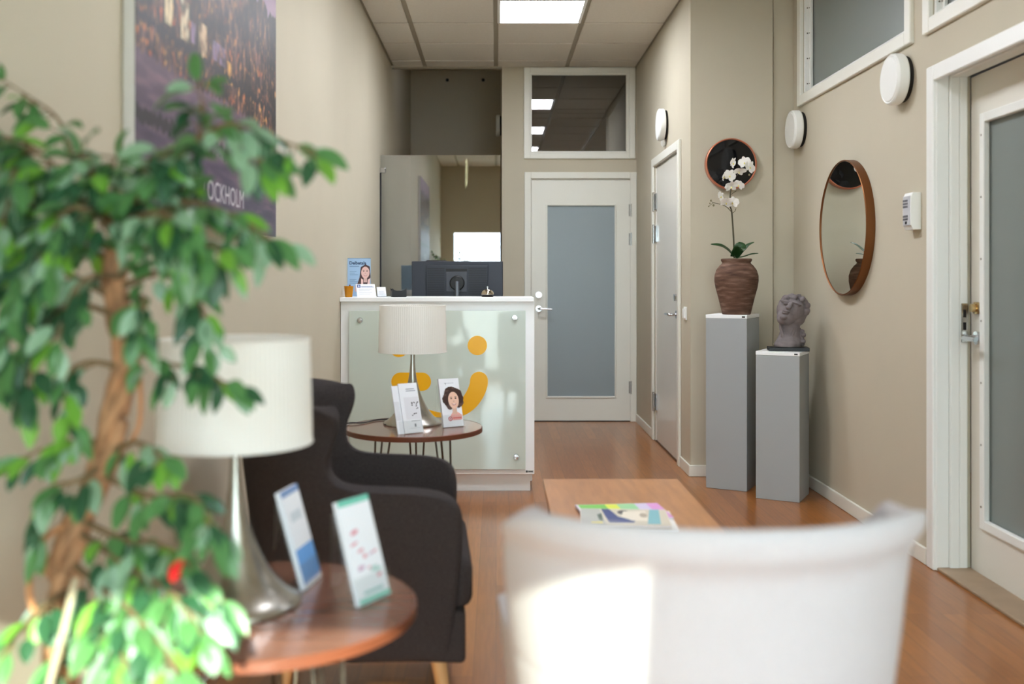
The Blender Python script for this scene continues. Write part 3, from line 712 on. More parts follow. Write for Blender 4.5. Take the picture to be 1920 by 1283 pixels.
def face_print(pr, u, v, s, skin, hair, curly=False, longhair=False):
    """a smiling face, s = half face height"""
    if longhair:
        pr.poly([(u - 0.75*s, v + 0.9*s), (u, v + 1.35*s), (u + 0.7*s, v + 1.0*s), (u + 0.85*s, v - 0.6*s), (u + 0.7*s, v - 2.2*s), (u - 1.4*s, v - 2.2*s), (u - 0.95*s, v - 0.8*s)], hair)
    if curly:
        rr = random.Random(3)
        for k in range(26):
            a = 2*PI*k/26; 
            if -2.4 < a - 3*PI/2 + 0.0 < 0.45 and abs(a - 3*PI/2) < 0.5: continue
            pr.oval(u + (0.98 + 0.1*math.sin(5*k))*s*math.cos(a), v + 0.2*s + (1.05 + 0.1*math.cos(7*k))*s*math.sin(a), 0.38*s, 0.34*s, hair if rr.random() < 0.65 else tuple(min(255, c + 26) for c in hair), n=10)
        pr.oval(u, v + 0.3*s, 0.9*s, 1.0*s, hair)
    pr.rect(u - 0.28*s, v - 1.6*s, u + 0.28*s, v - 0.5*s, tuple(int(c*0.92) for c in skin))
    pr.oval(u, v, 0.68*s, 0.98*s, skin)
    for sx in (-1, 1):
        pr.oval(u + sx*0.28*s, v + 0.2*s, 0.13*s, 0.06*s, (70, 50, 44)); pr.oval(u + sx*0.29*s, v + 0.36*s, 0.17*s, 0.035*s, (92, 66, 54))
    pr.oval(u, v - 0.12*s, 0.10*s, 0.07*s, tuple(int(c*0.86) for c in skin))
    pr.poly([(u - 0.32*s, v - 0.36*s), (u, v - 0.44*s), (u + 0.32*s, v - 0.36*s), (u + 0.16*s, v - 0.58*s), (u - 0.16*s, v - 0.58*s)], (178, 84, 82))
    pr.poly([(u - 0.26*s, v - 0.39*s), (u, v - 0.45*s), (u + 0.26*s, v - 0.39*s), (u + 0.12*s, v - 0.5*s), (u - 0.12*s, v - 0.5*s)], (246, 242, 238))

# advert leaflet in its stand
c = P(673, 556, 5.86)
O, U, V, N = sheet_frame(c.x, 5.86, ZT, math.radians(3), math.radians(4))
t = thing('leaflet_display', 'blue advertising leaflet with a smiling woman standing on the desk corner', 'leaflet', (c.x, 5.86, ZT))
w, h = 0.136, 0.228
bm = nb(); slab(bm, O, U, V, N, -w/2, w/2, 0.002, h, -0.002, 0); obj('leaflet', bm, mat('leaflet_blue', (158, 190, 222), 0.4), t)
n0 = Vector((math.sin(math.radians(3)), -math.cos(math.radians(3)), 0))
bm = nb(); slab(bm, O, U, V, N, -w/2 - 0.003, w/2 + 0.003, 0.0, h, -0.006, -0.0035); slab(bm, O, U, n0, Vector((0, 0, 1)), -w/2 - 0.003, w/2 + 0.003, -0.05, 0.02, 0.0, 0.002); obj('stand', bm, M_acryl, t)
pr = Print(O, U, V)
pr.rect(-w/2, h - 0.004, w/2, h, (120, 150, 186))
pr.text('Delbetala', -0.058, 0.19, 0.026, (34, 58, 98), bold=0.03); pr.rect(-0.056, 0.177, 0.0, 0.181, (96, 122, 160))
for k, vv in enumerate((0.148, 0.138, 0.128, 0.100, 0.094, 0.086, 0.078)): pr.rect(-0.055, vv, -0.055 + (0.04, 0.03, 0.05, 0.04, 0.03, 0.05, 0.045)[k], vv + 0.0025, (112, 140, 176))
pr.poly([(-0.025, 0.03), (0.066, 0.03), (0.066, 0.075), (0.05, 0.092), (0.01, 0.09), (-0.02, 0.07)], (214, 178, 180))
face_print(pr, 0.037, 0.142, 0.036, (226, 186, 178), (74, 50, 52), longhair=True)
pr.poly([(0.012, 0.04), (0.026, 0.04), (0.024, 0.10), (0.012, 0.108)], (232, 196, 190)); pr.poly([(0.046, 0.04), (0.060, 0.04), (0.066, 0.11), (0.052, 0.10)], (232, 196, 190))
pr.build('leaflet_print', t)

# amber glass cup
c = P(654, 556, 5.68)
t = thing('amber_cup', 'small amber glass cup at the left end of the desk top', 'cup', (c.x, 5.68, ZT))
bm = nb(); lathe(bm, [(0.0, 0.0), (0.019, 0.0), (0.021, 0.004), (0.027, 0.062), (0.0275, 0.064), (0.025, 0.063), (0.019, 0.008), (0.0, 0.007)], 32, Matrix.Translation((c.x, 5.68, ZT)))
obj('glass_cup', bm, mat('amber_glass', (226, 150, 10), 0.08, trans=0.35, spec=0.6), t, True)
bm = nb(); tube(bm, [(c.x - 0.004, 5.68, ZT + 0.01), (c.x + 0.008, 5.676, ZT + 0.072)], 0.004, 10); obj('stirrer', bm, mat('dark_amber', (110, 66, 12), 0.3), t)

# small sign
c = P(688, 557, 5.66)
yaw, lean = math.radians(24), math.radians(24)
O, U, V, N = sheet_frame(c.x, 5.66, ZT, yaw, lean)
t = thing('desk_sign', 'white tilted desk sign with a small blue emblem', 'sign', (c.x, 5.66, ZT))
bm = nb(); slab(bm, O, U, V, N, -0.056, 0.056, 0, 0.082, -0.002, 0); obj('sign_face', bm, M_paper, t)
n0 = Vector((math.sin(yaw), -math.cos(yaw), 0)); top = O + V*0.08
bm = nb(); Bk = O - n0*0.05; vs = [top - U*0.056, top + U*0.056, Bk + U*0.056, Bk - U*0.056]
Vb = (top - Bk); Nb = U.cross(Vb).normalized(); slab(bm, Bk, U, Vb.normalized(), Nb, -0.056, 0.056, 0.0, Vb.length - 0.004, 0.0, 0.0015); obj('easel_back', bm, M_acryl, t)
pr = Print(O, U, V); pr.rect(-0.050, 0.060, -0.030, 0.078, (36, 62, 136))
pr.poly([(-0.040 + (0.008 if k % 2 == 0 else 0.0035)*math.sin(PI*k/5), 0.069 + (0.008 if k % 2 == 0 else 0.0035)*math.cos(PI*k/5)) for k in range(10)], (206, 220, 240))
for k, (a, b_) in enumerate(((0.066, 0.045), (0.061, 0.052))): pr.rect(-0.026, a, -0.026 + b_ + 0.022, a + 0.003, (120, 136, 168))
for k in range(4): pr.rect(-0.042, 0.048 - k*0.010, 0.034 - (k % 2)*0.012, 0.050 - k*0.010, (178, 184, 196))
pr.build('sign_print', t)

# business card holder
c = P(717, 553, 5.72); yaw, lean = math.radians(24), math.radians(22)
O, U, V, N = sheet_frame(c.x, 5.72, ZT, yaw, lean)
t = thing('card_holder', 'clear acrylic business card holder beside the tilted desk sign', 'card holder', (c.x, 5.72, ZT))
n0 = Vector((math.sin(yaw), -math.cos(yaw), 0))
bm = nb(); slab(bm, O, U, V, N, -0.03, 0.03, 0, 0.05, -0.014, -0.011); slab(bm, O, U, V, N, -0.03, 0.03, 0.0, 0.02, 0.0, 0.0025); slab(bm, O, U, n0, Vector((0, 0, 1)), -0.03, 0.03, -0.045, 0.004, 0.0, 0.003); obj('holder', bm, M_acryl, t)
bm = nb(); slab(bm, O, U, V, N, -0.026, 0.026, 0.004, 0.062, -0.010, -0.001)
cs = tag(obj('business_cards', bm, M_paper), 'white business cards standing in the clear holder on the desk', 'cards')
pr = Print(O - N*0.001, U, V)
for k in range(4): pr.rect(-0.018, 0.036 - k*0.006, 0.016 - (k % 2)*0.008, 0.0375 - k*0.006, (150, 154, 160))
pr.build('card_print', cs)

# empty clear stand and black tray
c = P(729, 552, 5.80)
O, U, V, N = sheet_frame(c.x, 5.80, ZT, yaw, lean)
t = thing('acrylic_stand', 'empty clear acrylic stand behind the black pen tray', 'stand', (c.x, 5.80, ZT))
bm = nb(); slab(bm, O, U, V, N, -0.03, 0.03, 0, 0.055, -0.014, -0.011); obj('back_plate', bm, M_acryl, t)
bm = nb(); slab(bm, O, U, V, N, -0.03, 0.03, 0.0, 0.02, 0.0, 0.0025); slab(bm, O, U, n0, Vector((0, 0, 1)), -0.03, 0.03, -0.03, 0.004, 0.0, 0.003); obj('foot_plate', bm, M_acryl, t)
c = P(748, 553, 5.74)
t = thing('pen_tray', 'low black tray with raised corners on the desk, left of the monitor', 'tray', (c.x, 5.74, ZT))
bm = nb(); M = Matrix.Translation((c.x, 5.74, ZT)) @ Matrix.Rotation(0.2, 4, 'Z')
prism(bm, [(-0.038, -0.025), (0.038, -0.025), (0.044, 0.025), (-0.044, 0.025)], 0.012, M)
obj('tray_base', bm, M_black, t)
bm = nb()
for (p, q) in (((-0.040, -0.027), (0.040, -0.027)), ((0.040, -0.027), (0.045, 0.027)), ((0.045, 0.027), (-0.045, 0.027)), ((-0.045, 0.027), (-0.040, -0.027))):
    n_ = 10; a, b_ = Vector((p[0], p[1], 0)), Vector((q[0], q[1], 0)); dr = (b_ - a).normalized(); nn = Vector((-dr.y, dr.x, 0)) * 0.0015
    for i in range(n_):
        t0, t1 = i / n_, (i + 1) / n_
        z0_, z1_ = 0.036 + 0.014*abs(2*t0 - 1)**3, 0.036 + 0.014*abs(2*t1 - 1)**3
        A, B = a.lerp(b_, t0), a.lerp(b_, t1)
        vs = [bm.verts.new(M @ (w_ + s_*nn + Vector((0, 0, z)))) for w_, z in ((A, 0.002), (B, 0.002), (B, z1_), (A, z0_)) for s_ in (-1, 1)]
        for f in ((0, 2, 4, 6), (1, 7, 5, 3), (4, 5, 7, 6), (0, 1, 3, 2), (0, 6, 7, 1), (2, 3, 5, 4)): bm.faces.new([vs[k] for k in f])
obj('tray_rim', bm, M_black, t)

# service bell
c = P(914, 553, 5.78)
t = thing('service_bell', 'polished silver reception bell at the right end of the desk top', 'bell', (c.x, 5.78, ZT))
B = Matrix.Translation((c.x, 5.78, ZT))
bm = nb(); lathe(bm, [(0, 0), (0.034, 0), (0.034, 0.008), (0.03, 0.016), (0, 0.018)], 32, B); obj('bell_base', bm, M_black, t, True)
bm = nb(); lathe(bm, [(0.0375, 0.014), (0.038, 0.018), (0.036, 0.026), (0.029, 0.036), (0.017, 0.043), (0.006, 0.0455), (0, 0.046), ], 40, B); obj('dome', bm, mat('polished_nickel', (198, 186, 168), 0.1, 1.0), t, True)
bm = nb(); tube(bm, [(c.x, 5.78, ZT + 0.044), (c.x, 5.78, ZT + 0.054)], 0.003, 10); lathe(bm, [(0, 0.053), (0.006, 0.054), (0.006, 0.06), (0, 0.063)], 16, B); obj('plunger', bm, M_chrome, t, True)

# ------------------------------------------------------------------ pedestals, vase, orchid, bust
PA = math.radians(-28.5)
def pedestal(fx, fy, w, dpt, h, label):
    """fx, fy = its front left corner on the floor"""
    ex, ey = Vector((math.cos(PA), math.sin(PA))), Vector((-math.sin(PA), math.cos(PA)))
    c = Vector((fx, fy)) + ex*w/2 + ey*dpt/2
    t = thing('pedestal', label, 'pedestal', (c.x, c.y, 0), PA, 'grey display pedestals')
    bm = nb(); box(bm, (-w/2, -dpt/2, 0), (w/2, dpt/2, h - 0.021), 0.0015, 0, 1); obj('column', bm, M_ped, t, world=False)
    bm = nb(); box(bm, (-w/2 - 0.001, -dpt/2 - 0.001, h - 0.0205), (w/2 + 0.001, dpt/2 + 0.001, h), 0.0015, 0, 1); obj('top_plate', bm, M_laminate, t, world=False)
    bm = nb(); box(bm, (w/2 - 0.028, -dpt/2 - 0.0025, h - 0.0145), (w/2 - 0.01, -dpt/2 - 0.0005, h - 0.0065)); obj('maker_tag', bm, M_black, t, world=False)
    return c
c1 = pedestal(1.217, 5.773, 0.238, 0.285, 1.004, 'taller grey pedestal with a white top, carrying the orchid vase')
c2 = pedestal(1.434, 5.495, 0.236, 0.252, 0.812, 'shorter grey pedestal with a white top, carrying the stone bust')

vx, vy = 1.398, 5.79; VB = Matrix.Translation((vx, vy, 1.004))
def vase_material():
    m = mat('weathered_terracotta', (98, 72, 58), 0.8, spec=0.2); nt = m.node_tree; b = nt.nodes['Principled BSDF']; L = nt.links; N = nt.nodes.new
    tc = N('ShaderNodeTexCoord'); mp = N('ShaderNodeMapping'); mp.inputs['Scale'].default_value = (5, 5, 26)
    n = N('ShaderNodeTexNoise'); n.inputs['Scale'].default_value = 2.0; n.inputs['Detail'].default_value = 8
    r = N('ShaderNodeValToRGB'); e = r.color_ramp.elements; e.new(0.5)
    for k, (p, c) in enumerate(((0.30, lin(76, 56, 46)), (0.52, lin(104, 78, 64)), (0.76, lin(140, 114, 98)))): e[k].position = p; e[k].color = c
    L.new(tc.outputs['Object'], mp.inputs[0]); L.new(mp.outputs[0], n.inputs['Vector']); L.new(n.outputs['Fac'], r.inputs[0]); L.new(r.outputs[0], b.inputs['Base Color'])
    bp = N('ShaderNodeBump'); bp.inputs['Strength'].default_value = 0.4; bp.inputs['Distance'].default_value = 0.003; L.new(n.outputs['Fac'], bp.inputs['Height']); L.new(bp.outputs[0], b.inputs['Normal'])
    return m
t = thing('vase', 'round-bellied brown earthenware vase on the taller pedestal', 'vase', (vx, vy, 1.004))
bm = nb(); lathe(bm, [(0, 0), (0.078, 0), (0.082, 0.006), (0.092, 0.05), (0.104, 0.10), (0.119, 0.155), (0.1255, 0.195), (0.125, 0.225), (0.115, 0.258), (0.096, 0.284), (0.084, 0.294), (0.080, 0.302), (0.087, 0.310), (0.089, 0.318), (0.085, 0.324), (0.076, 0.322), (0.072, 0.300), (0.068, 0.292), (0, 0.290)], 56, VB)
obj('vase_body', bm, vase_material(), t, True, sharp=1.2)
bm = nb(); lathe(bm, [(0, 0.2905), (0.0685, 0.2905), (0.06, 0.303), (0, 0.306)], 32, VB); obj('potting_soil', bm, mat('dark_soil', (40, 30, 24), 0.95, bump=(80, 1.0)), t)

def leafblade(bm, pts, widths, up, fold=0.25, mi=0):
    """strap leaf along points, folded along its midrib"""
    pts = [Vector(p) for p in pts]; rows = []
    for i, p in enumerate(pts):
        d = (pts[min(i+1, len(pts)-1)] - pts[max(i-1, 0)]).normalized(); s = d.cross(Vector(up))
        s = s.normalized() if s.length > 1e-4 else Vector((1, 0, 0)); nrm = s.cross(d)
        w = widths[i]
        rows.append([bm.verts.new(p - s*w + nrm*w*fold), bm.verts.new(p - s*w*0.55 + nrm*w*fold*0.35), bm.verts.new(p), bm.verts.new(p + s*w*0.55 + nrm*w*fold*0.35), bm.verts.new(p + s*w + nrm*w*fold)])
    for i in range(len(rows) - 1):
        for k in range(4):
            f = bm.faces.new((rows[i][k], rows[i][k+1], rows[i+1][k+1], rows[i+1][k])); f.material_index = mi
oz = 1.305; YO = vy
t = thing('orchid', 'white flowering orchid growing from the brown vase', 'orchid', (vx, vy, oz - 0.01))
def opx(x, y, dy=0.0): return P(x, y, YO + dy)
M_orl = mat('orchid_leaf', (34, 66, 30), 0.35); M_ors = mat('orchid_stem', (70, 66, 44), 0.6); M_orf = mixmat('orchid_petal', 'cloth', (246, 244, 240), 0.6, 0.3, (244, 242, 236)); M_bud = mat('orchid_bud', (128, 122, 92), 0.6)
for (pp, wd, upv) in (([(1376, 482, 0), (1366, 470, -0.02), (1352, 461, -0.04), (1333, 458, -0.05)], 0.022, (0, -0.6, 1)),
                      ([(1376, 482, 0), (1384, 468, -0.03), (1390, 462, -0.05), (1398, 466, -0.07)], 0.032, (0.3, -1, 0.5)),
                      ([(1378, 480, 0), (1392, 470, 0.02), (1402, 460, 0.03), (1414, 454, 0.03)], 0.016, (-0.3, -0.5, 1)),
                      ([(1380, 484, 0), (1396, 481, -0.03), (1408, 477, -0.05), (1422, 475, -0.06)], 0.013, (0, -0.35, 1))):
    path = smooth_path([opx(*q) for q in pp], 5); n_ = len(path)
    bm = nb(); leafblade(bm, path, [wd * (0.45 + 0.55*math.sin(PI*min(1, (i/(n_-1))*1.0 + 0.12)) ** 0.8) * (1 if i < n_-3 else (0.9, 0.65, 0.2)[i-(n_-3)]) for i in range(n_)], upv)
    o = obj('leaf', bm, M_orl, t, True); sm = o.modifiers.new('thick', 'SOLIDIFY'); sm.thickness = 0.002
bm = nb(); stem = smooth_path([opx(1377, 484), opx(1375, 440), opx(1372, 398), opx(1369, 385), opx(1370, 358), opx(1378, 335), opx(1392, 318), opx(1408, 322)], 6)
tube(bm, stem, [0.0055 - 0.0035*i/len(stem) for i in range(len(stem))], 8)
tube(bm, smooth_path([opx(1371, 397), opx(1362, 388), opx(1350, 383), opx(1336, 380)], 5), 0.0018, 6); tube(bm, smooth_path([opx(1371, 365), opx(1376, 361), opx(1381, 358)], 4), 0.0016, 6); tube(bm, smooth_path([opx(1373, 400), opx(1378, 396), opx(1380, 391)], 4), 0.0016, 6)
tube(bm, smooth_path([opx(1337, 380), opx(1333, 377), opx(1332, 376)], 3), 0.0012, 6); tube(bm, smooth_path([opx(1337, 380), opx(1333, 384), opx(1329, 386)], 3), 0.0012, 6)
obj('flower_stem', bm, M_ors, t, True)
for (x, y, r) in ((1333, 376, 0.006), (1331, 381.5, 0.004), (1338, 385, 0.0065), (1329, 387, 0.004), (1405, 328, 0.006)):
    bm = nb(); ellipsoid(bm, opx(x, y, -0.005), (r, r, r*1.15), u=12, v=8); obj('bud', bm, M_bud, t, True)
def flower(x, y, s, yaw, pitch, roll):
    q = opx(x, y, -0.03); R = (Matrix.Rotation(yaw, 4, 'Z') @ Matrix.Rotation(pitch, 4, 'X') @ Matrix.Rotation(roll, 4, 'Y'))
    M = Matrix.Translation(q) @ R
    bm = nb()
    def petal(ang, L, W, tip=1.0, cup=0.25):
        rows = []
        for i in range(7):
            a = i / 6; w = W * math.sin(PI * (a*0.86 + 0.07)) ** (0.7 * tip)
            row = []
            for k in range(-2, 3):
                xx = k/2 * w; zz = a * L; yy = -cup * L * a*a*0.5 + 0.18*abs(k/2)*w
                v = Vector((xx*math.cos(ang) + zz*math.sin(ang), yy, -xx*math.sin(ang) + zz*math.cos(ang)))
                row.append(bm.verts.new(M @ v))
            rows.append(row)
        for i in range(6):
            for k in range(4): bm.faces.new((rows[i][k], rows[i][k+1], rows[i+1][k+1], rows[i+1][k]))
    petal(0, s, s*0.36, 1.2); petal(2.25, s*0.92, s*0.34, 1.2); petal(-2.25, s*0.92, s*0.34, 1.2)
    petal(1.25, s*1.02, s*0.56, 0.7, 0.1); petal(-1.25, s*1.02, s*0.56, 0.7, 0.1)
    o = obj('flower', bm, M_orf, t, True, sharp=3.0)
    bm = nb(); ellipsoid(bm, M @ Vector((0, -0.006, -0.004)), (0.004, 0.005, 0.006), u=10, v=8); obj('lip', bm, mat('orchid_lip', (226, 214, 130), 0.5), o, True)
for f in ((1374, 306, 0.030, 0.9, 0.3, 0.3), (1396, 305, 0.032, -0.5, 0.1, -0.2), (1406, 314, 0.034, 0.5, 0.0, 0.5), (1386, 322, 0.036, 0.2, 1.1, 0.1), (1368, 330, 0.034, 0.3, 0.1, 0.4),
          (1356, 332, 0.024, 1.2, 0.2, 0.2), (1371, 350, 0.034, 0.2, 0.7, -0.2), (1386, 347, 0.028, -0.7, 0.5, 0.6), (1351, 369, 0.026, 0.7, 0.0, 0.8), (1362, 380, 0.034, 0.1, 0.8, 0.3), (1374, 380, 0.032, -0.5, 0.2, 0.1)):
    flower(f[0], f[1], f[2] * 1.15, *f[3:])

# bust: lumps fused into one surface
bx, by, bz = 1.622, 5.53, 0.812
t = thing('bust_sculpture', 'grey stone head looking upward on a black block, on the shorter pedestal', 'sculpture', (bx, by, bz), PA * 0.35)
bm = nb(); box(bm, (-0.108, -0.062, 0.0), (0.108, 0.062, 0.021), 0.002, 0, 1); obj('plinth', bm, M_black, t, world=False)
bm = nb()
def S(zx, zy): return ((zx - 462) * 0.000288, 0.021 + (1105 - zy) * 0.000288)   # close-up pixel to the bust's own plane
def lump(zx, zy, y, rx, ry, rz, rot=(0, 0, 0)):
    x, z = S(zx, zy); ellipsoid(bm, (x, y, z), (rx, ry, rz), rot, u=24, v=16)
lump(520, 400, 0.01, 0.078, 0.088, 0.078, (0.0, 0.35, 0)); lump(420, 520, -0.035, 0.052, 0.045, 0.045); lump(330, 570, -0.045, 0.026, 0.03, 0.026)
lump(600, 540, 0.005, 0.055, 0.055, 0.05); lump(690, 430, 0.02, 0.04, 0.06, 0.06)
lump(470, 300, -0.07, 0.012, 0.02, 0.024, (0.3, 0.45, 0)); lump(432, 340, -0.082, 0.015, 0.014, 0.010, (0, 0.3, 0))
lump(395, 405, -0.078, 0.022, 0.012, 0.0055, (0, 0.15, 0)); lump(380, 440, -0.076, 0.019, 0.012, 0.0065, (0, 0.15, 0)); lump(350, 520, -0.072, 0.022, 0.016, 0.016)
lump(390, 225, -0.055, 0.03, 0.016, 0.009, (0, 0.2, 0)); lump(600, 262, -0.058, 0.028, 0.018, 0.008, (0, 0.35, 0)); lump(600, 300, -0.062, 0.016, 0.010, 0.006, (0, 0.3, 0)); lump(392, 262, -0.062, 0.014, 0.01, 0.006)
rr = random.Random(5)
for k in range(46):
    a = rr.uniform(-0.55, 2.75); rad = rr.uniform(0.82, 1.04)
    zx = 560 + 265*rad*math.sin(a - 0.6) * (1.0 if a > 0.4 else 0.9); zy = 350 - 225*rad*math.cos(a - 0.6)
    lump(zx, zy, rr.uniform(-0.05, 0.075), rr.uniform(0.012, 0.02), 0.02, rr.uniform(0.012, 0.019), (rr.uniform(-1, 1), rr.uniform(-1, 1), 0))
for k in range(10): lump(700 + rr.uniform(-30, 50), 780 + k*30, rr.uniform(-0.02, 0.05), 0.015, 0.02, 0.014)
for (zx, zy, y, r) in ((500, 700, 0.005, 0.054), (500, 790, 0.008, 0.054), (495, 870, 0.008, 0.057), (480, 950, 0.0, 0.063), (450, 1020, -0.005, 0.066), (430, 1075, -0.005, 0.066)): lump(zx, zy, y, r, r*0.85, 0.04)
lump(300, 1060, -0.01, 0.03, 0.04, 0.024); lump(590, 1000, 0.0, 0.035, 0.045, 0.045); lump(350, 880, -0.03, 0.01, 0.014, 0.07, (0, -0.25, 0)); lump(500, 930, -0.035, 0.010, 0.014, 0.06, (0, 0.35, 0))
for v in bm.verts: v.co.z = max(v.co.z, 0.0205)
me = bpy.data.meshes.new('tmp'); bm.to_mesh(me); bm.free()
tmp = bpy.data.objects.new('tmp', me); COL.objects.link(tmp)
r_ = tmp.modifiers.new('r', 'REMESH'); r_.mode = 'VOXEL'; r_.voxel_size = 0.003; s_ = tmp.modifiers.new('s', 'SMOOTH'); s_.iterations = 3
dg = bpy.context.evaluated_depsgraph_get(); me2 = bpy.data.meshes.new_from_object(tmp.evaluated_get(dg)); bpy.data.objects.remove(tmp); me2.name = 'head'
for p in me2.polygons: p.use_smooth = True
me2.materials.clear(); link('head', me2, M_stone, t)

# ------------------------------------------------------------------ side tables, lamps, brochures
def side_table(cx, cy, label):
    t = thing('side_table', label, 'table', (cx, cy, 0), 0, 'round walnut side tables')
    C = Matrix.Translation((cx, cy, 0))
    bm = nb(); lathe(bm, [(0, 0.543), (0.296, 0.543), (0.298, 0.5645), (0, 0.565)], 96, C, 0)
    obj('tabletop', bm, M_walnut, t)
    bm = nb(); lathe(bm, [(0.296, 0.5425), (0.3005, 0.5445), (0.3005, 0.5625), (0.2978, 0.5652), (0.296, 0.5425)], 96, C); obj('edge_band', bm, M_walnutedge, t, True)
    for a in (PI/2, PI*7/6, -PI/6):
        bm = nb(); d = Vector((math.cos(a), math.sin(a), 0)); s = Vector((-d.y, d.x, 0)); foot = Vector((cx, cy, 0)) + d*0.20
        top = Vector((cx, cy, 0.535)) + d*0.165
        for off in (s*0.036, -s*0.036, -d*0.055):
            tube(bm, [top + off, foot + off*0.12 + Vector((0, 0, 0.006))], 0.0045, 8)
        box(bm, (top.x - 0.05, top.y - 0.05, 0.535), (top.x + 0.05, top.y + 0.05, 0.543)); ellipsoid(bm, foot + Vector((0, 0, 0.008)), (0.010, 0.010, 0.008), u=10, v=6)
        obj('hairpin_leg', bm, M_rod, t, True)
    return t
side_table(-0.360, 4.36, 'round walnut side table standing in front of the reception desk')
side_table(-0.459, 1.98, 'round walnut side table nearest the window, partly behind the ficus leaves')

def table_lamp(cx, cy, label, cord=None):
    zt = 0.565
    t = thing('table_lamp', label, 'lamp', (cx, cy, zt), 0, 'table lamps with pleated shades')
    C = Matrix.Translation((cx, cy, zt))
    bm = nb(); lathe(bm, [(0, 0), (0.130, 0), (0.131, 0.004), (0.128, 0.009), (0.112, 0.019), (0.094, 0.034), (0.077, 0.054), (0.062, 0.078), (0.049, 0.104), (0.037, 0.132), (0.027, 0.162), (0.019, 0.196), (0.0135, 0.232), (0.0105, 0.27), (0.0095, 0.31), (0, 0.31)], 56, C); obj('trumpet_base', bm, M_steel, t, True, sharp=1.2)
    bm = nb(); tube(bm, [(cx, cy, zt + 0.30), (cx, cy, zt + 0.42)], 0.0095, 16); obj('pole', bm, M_steel, t, True)
    bm = nb(); lathe(bm, [(0, 0.405), (0.016, 0.405), (0.016, 0.45), (0, 0.45)], 16, C); ellipsoid(bm, (cx, cy, zt + 0.475), (0.025, 0.025, 0.032)); obj('bulb', bm, mat('opal_bulb', (240, 238, 230), 0.3), t, True)
    bm = nb()
    n = 96; prof = [(0.1505, 0.322), (0.1495, 0.40), (0.1475, 0.47), (0.1455, 0.527)]
    lathe(bm, prof, n * 4, C, 0, ripple=(n, 0.0011))
    lathe(bm, [(r - 0.003, z) for r, z in reversed(prof)], n * 4, C, 0, ripple=(n, 0.0011)); bmesh.ops.remove_doubles(bm, verts=bm.verts, dist=0.00001)
    o = obj('lamp_shade', bm, M_shade, t, True, sharp=3.0)
    bm = nb()
    for (r, z) in ((0.1515, 0.322), (0.1465, 0.527)):
        bm = nb(); ring = [(cx + r*math.cos(2*PI*k/64), cy + r*math.sin(2*PI*k/64), zt + z) for k in range(65)]; tube(bm, ring, 0.0022, 6, caps=False); obj('shade_trim', bm, M_shade, o, True)
    bm = nb()
    for k in range(3):
        a = 2*PI*k/3 + 0.4; tube(bm, [(cx, cy, zt + 0.41), (cx + 0.148*math.cos(a), cy + 0.148*math.sin(a), zt + 0.405)], 0.0018, 6)
    obj('shade_spider', bm, M_steel, t)
    if cord:
        bm = nb(); tube(bm, smooth_path(cord, 6), 0.0032, 8); obj('power_cord', bm, M_cord, t, True)
    return t
zc_ = 0.569
def tp(x, y): Y = (EYE - zc_) * F / (y - VY); return P(x, y, Y)
edge_pt = tp(650, 800)
cord = [Vector((-0.43, 4.36, zc_)) , tp(723, 797), tp(726, 792), tp(738, 787.5), tp(735, 786), tp(705, 788), tp(680, 793), Vector((-0.650, 4.42, zc_ + 0.002)), Vector((-0.668, 4.42, 0.55)), Vector((-0.672, 4.42, 0.40)), Vector((-0.674, 4.44, 0.15)), Vector((-0.70, 4.6, 0.006)), Vector((-0.80, 4.9, 0.006))]
table_lamp(-0.372, 4.44, 'steel table lamp with a white pleated shade in front of the reception desk', cord)
table_lamp(-0.520, 1.985, 'steel table lamp with a white shade on the near side table by the ficus')

def holder(bx, by, yaw, lean, label, foot=0.09, wd=0.112, h=0.19):
    """clear stand: leaning back plate, a prop behind it and a front lip; returns its frame"""
    yaw, lean = math.radians(yaw), math.radians(lean); zt = 0.565
    O, U, V, N = sheet_frame(bx, by, zt, yaw, lean)
    n0 = Vector((math.sin(yaw), -math.cos(yaw), 0))
    t = thing('brochure_holder', label, 'brochure holder', (bx, by, zt), 0, 'clear brochure holders')
    bm = nb(); slab(bm, O, U, V, N, -wd/2, wd/2, 0.0, h, -0.016, -0.0135); obj('back_plate', bm, M_acryl, t)
    top = O + V*h - N*0.0145; bot = Vector((top.x, top.y, zt)) - n0*0.004; Vb = top - bot
    bm = nb(); slab(bm, bot, U, Vb.normalized(), U.cross(Vb).normalized(), -wd/2, wd/2, 0.0, Vb.length, -0.0025, 0.0); obj('prop', bm, M_acryl, t)
    bm = nb(); slab(bm, O, U, V, N, -wd/2, wd/2, 0.0, 0.055, 0.0, 0.0022); slab(bm, O, U, V, N, -wd/2, wd/2, 0.0, 0.0022, -0.0135, 0.0); obj('front_lip', bm, M_acryl, t)
    return O, U, V, N
def brochure(fr, label, w=0.1, h=0.21, d0=-0.0125, d1=-0.001, colour=None, shift=0.0, group=None):
    O, U, V, N = fr
    bm = nb(); slab(bm, O, U, V, N, -w/2 + shift, w/2 + shift, 0.003, h, d0, d1)
    b = tag(obj('brochure', bm, colour or M_paper), label, 'brochure', group)
    p_ = Print(O + U*shift + N*d1, U, V); p_.rect(-w/2, 0.003, w/2, h, (236, 238, 244)); return b, p_

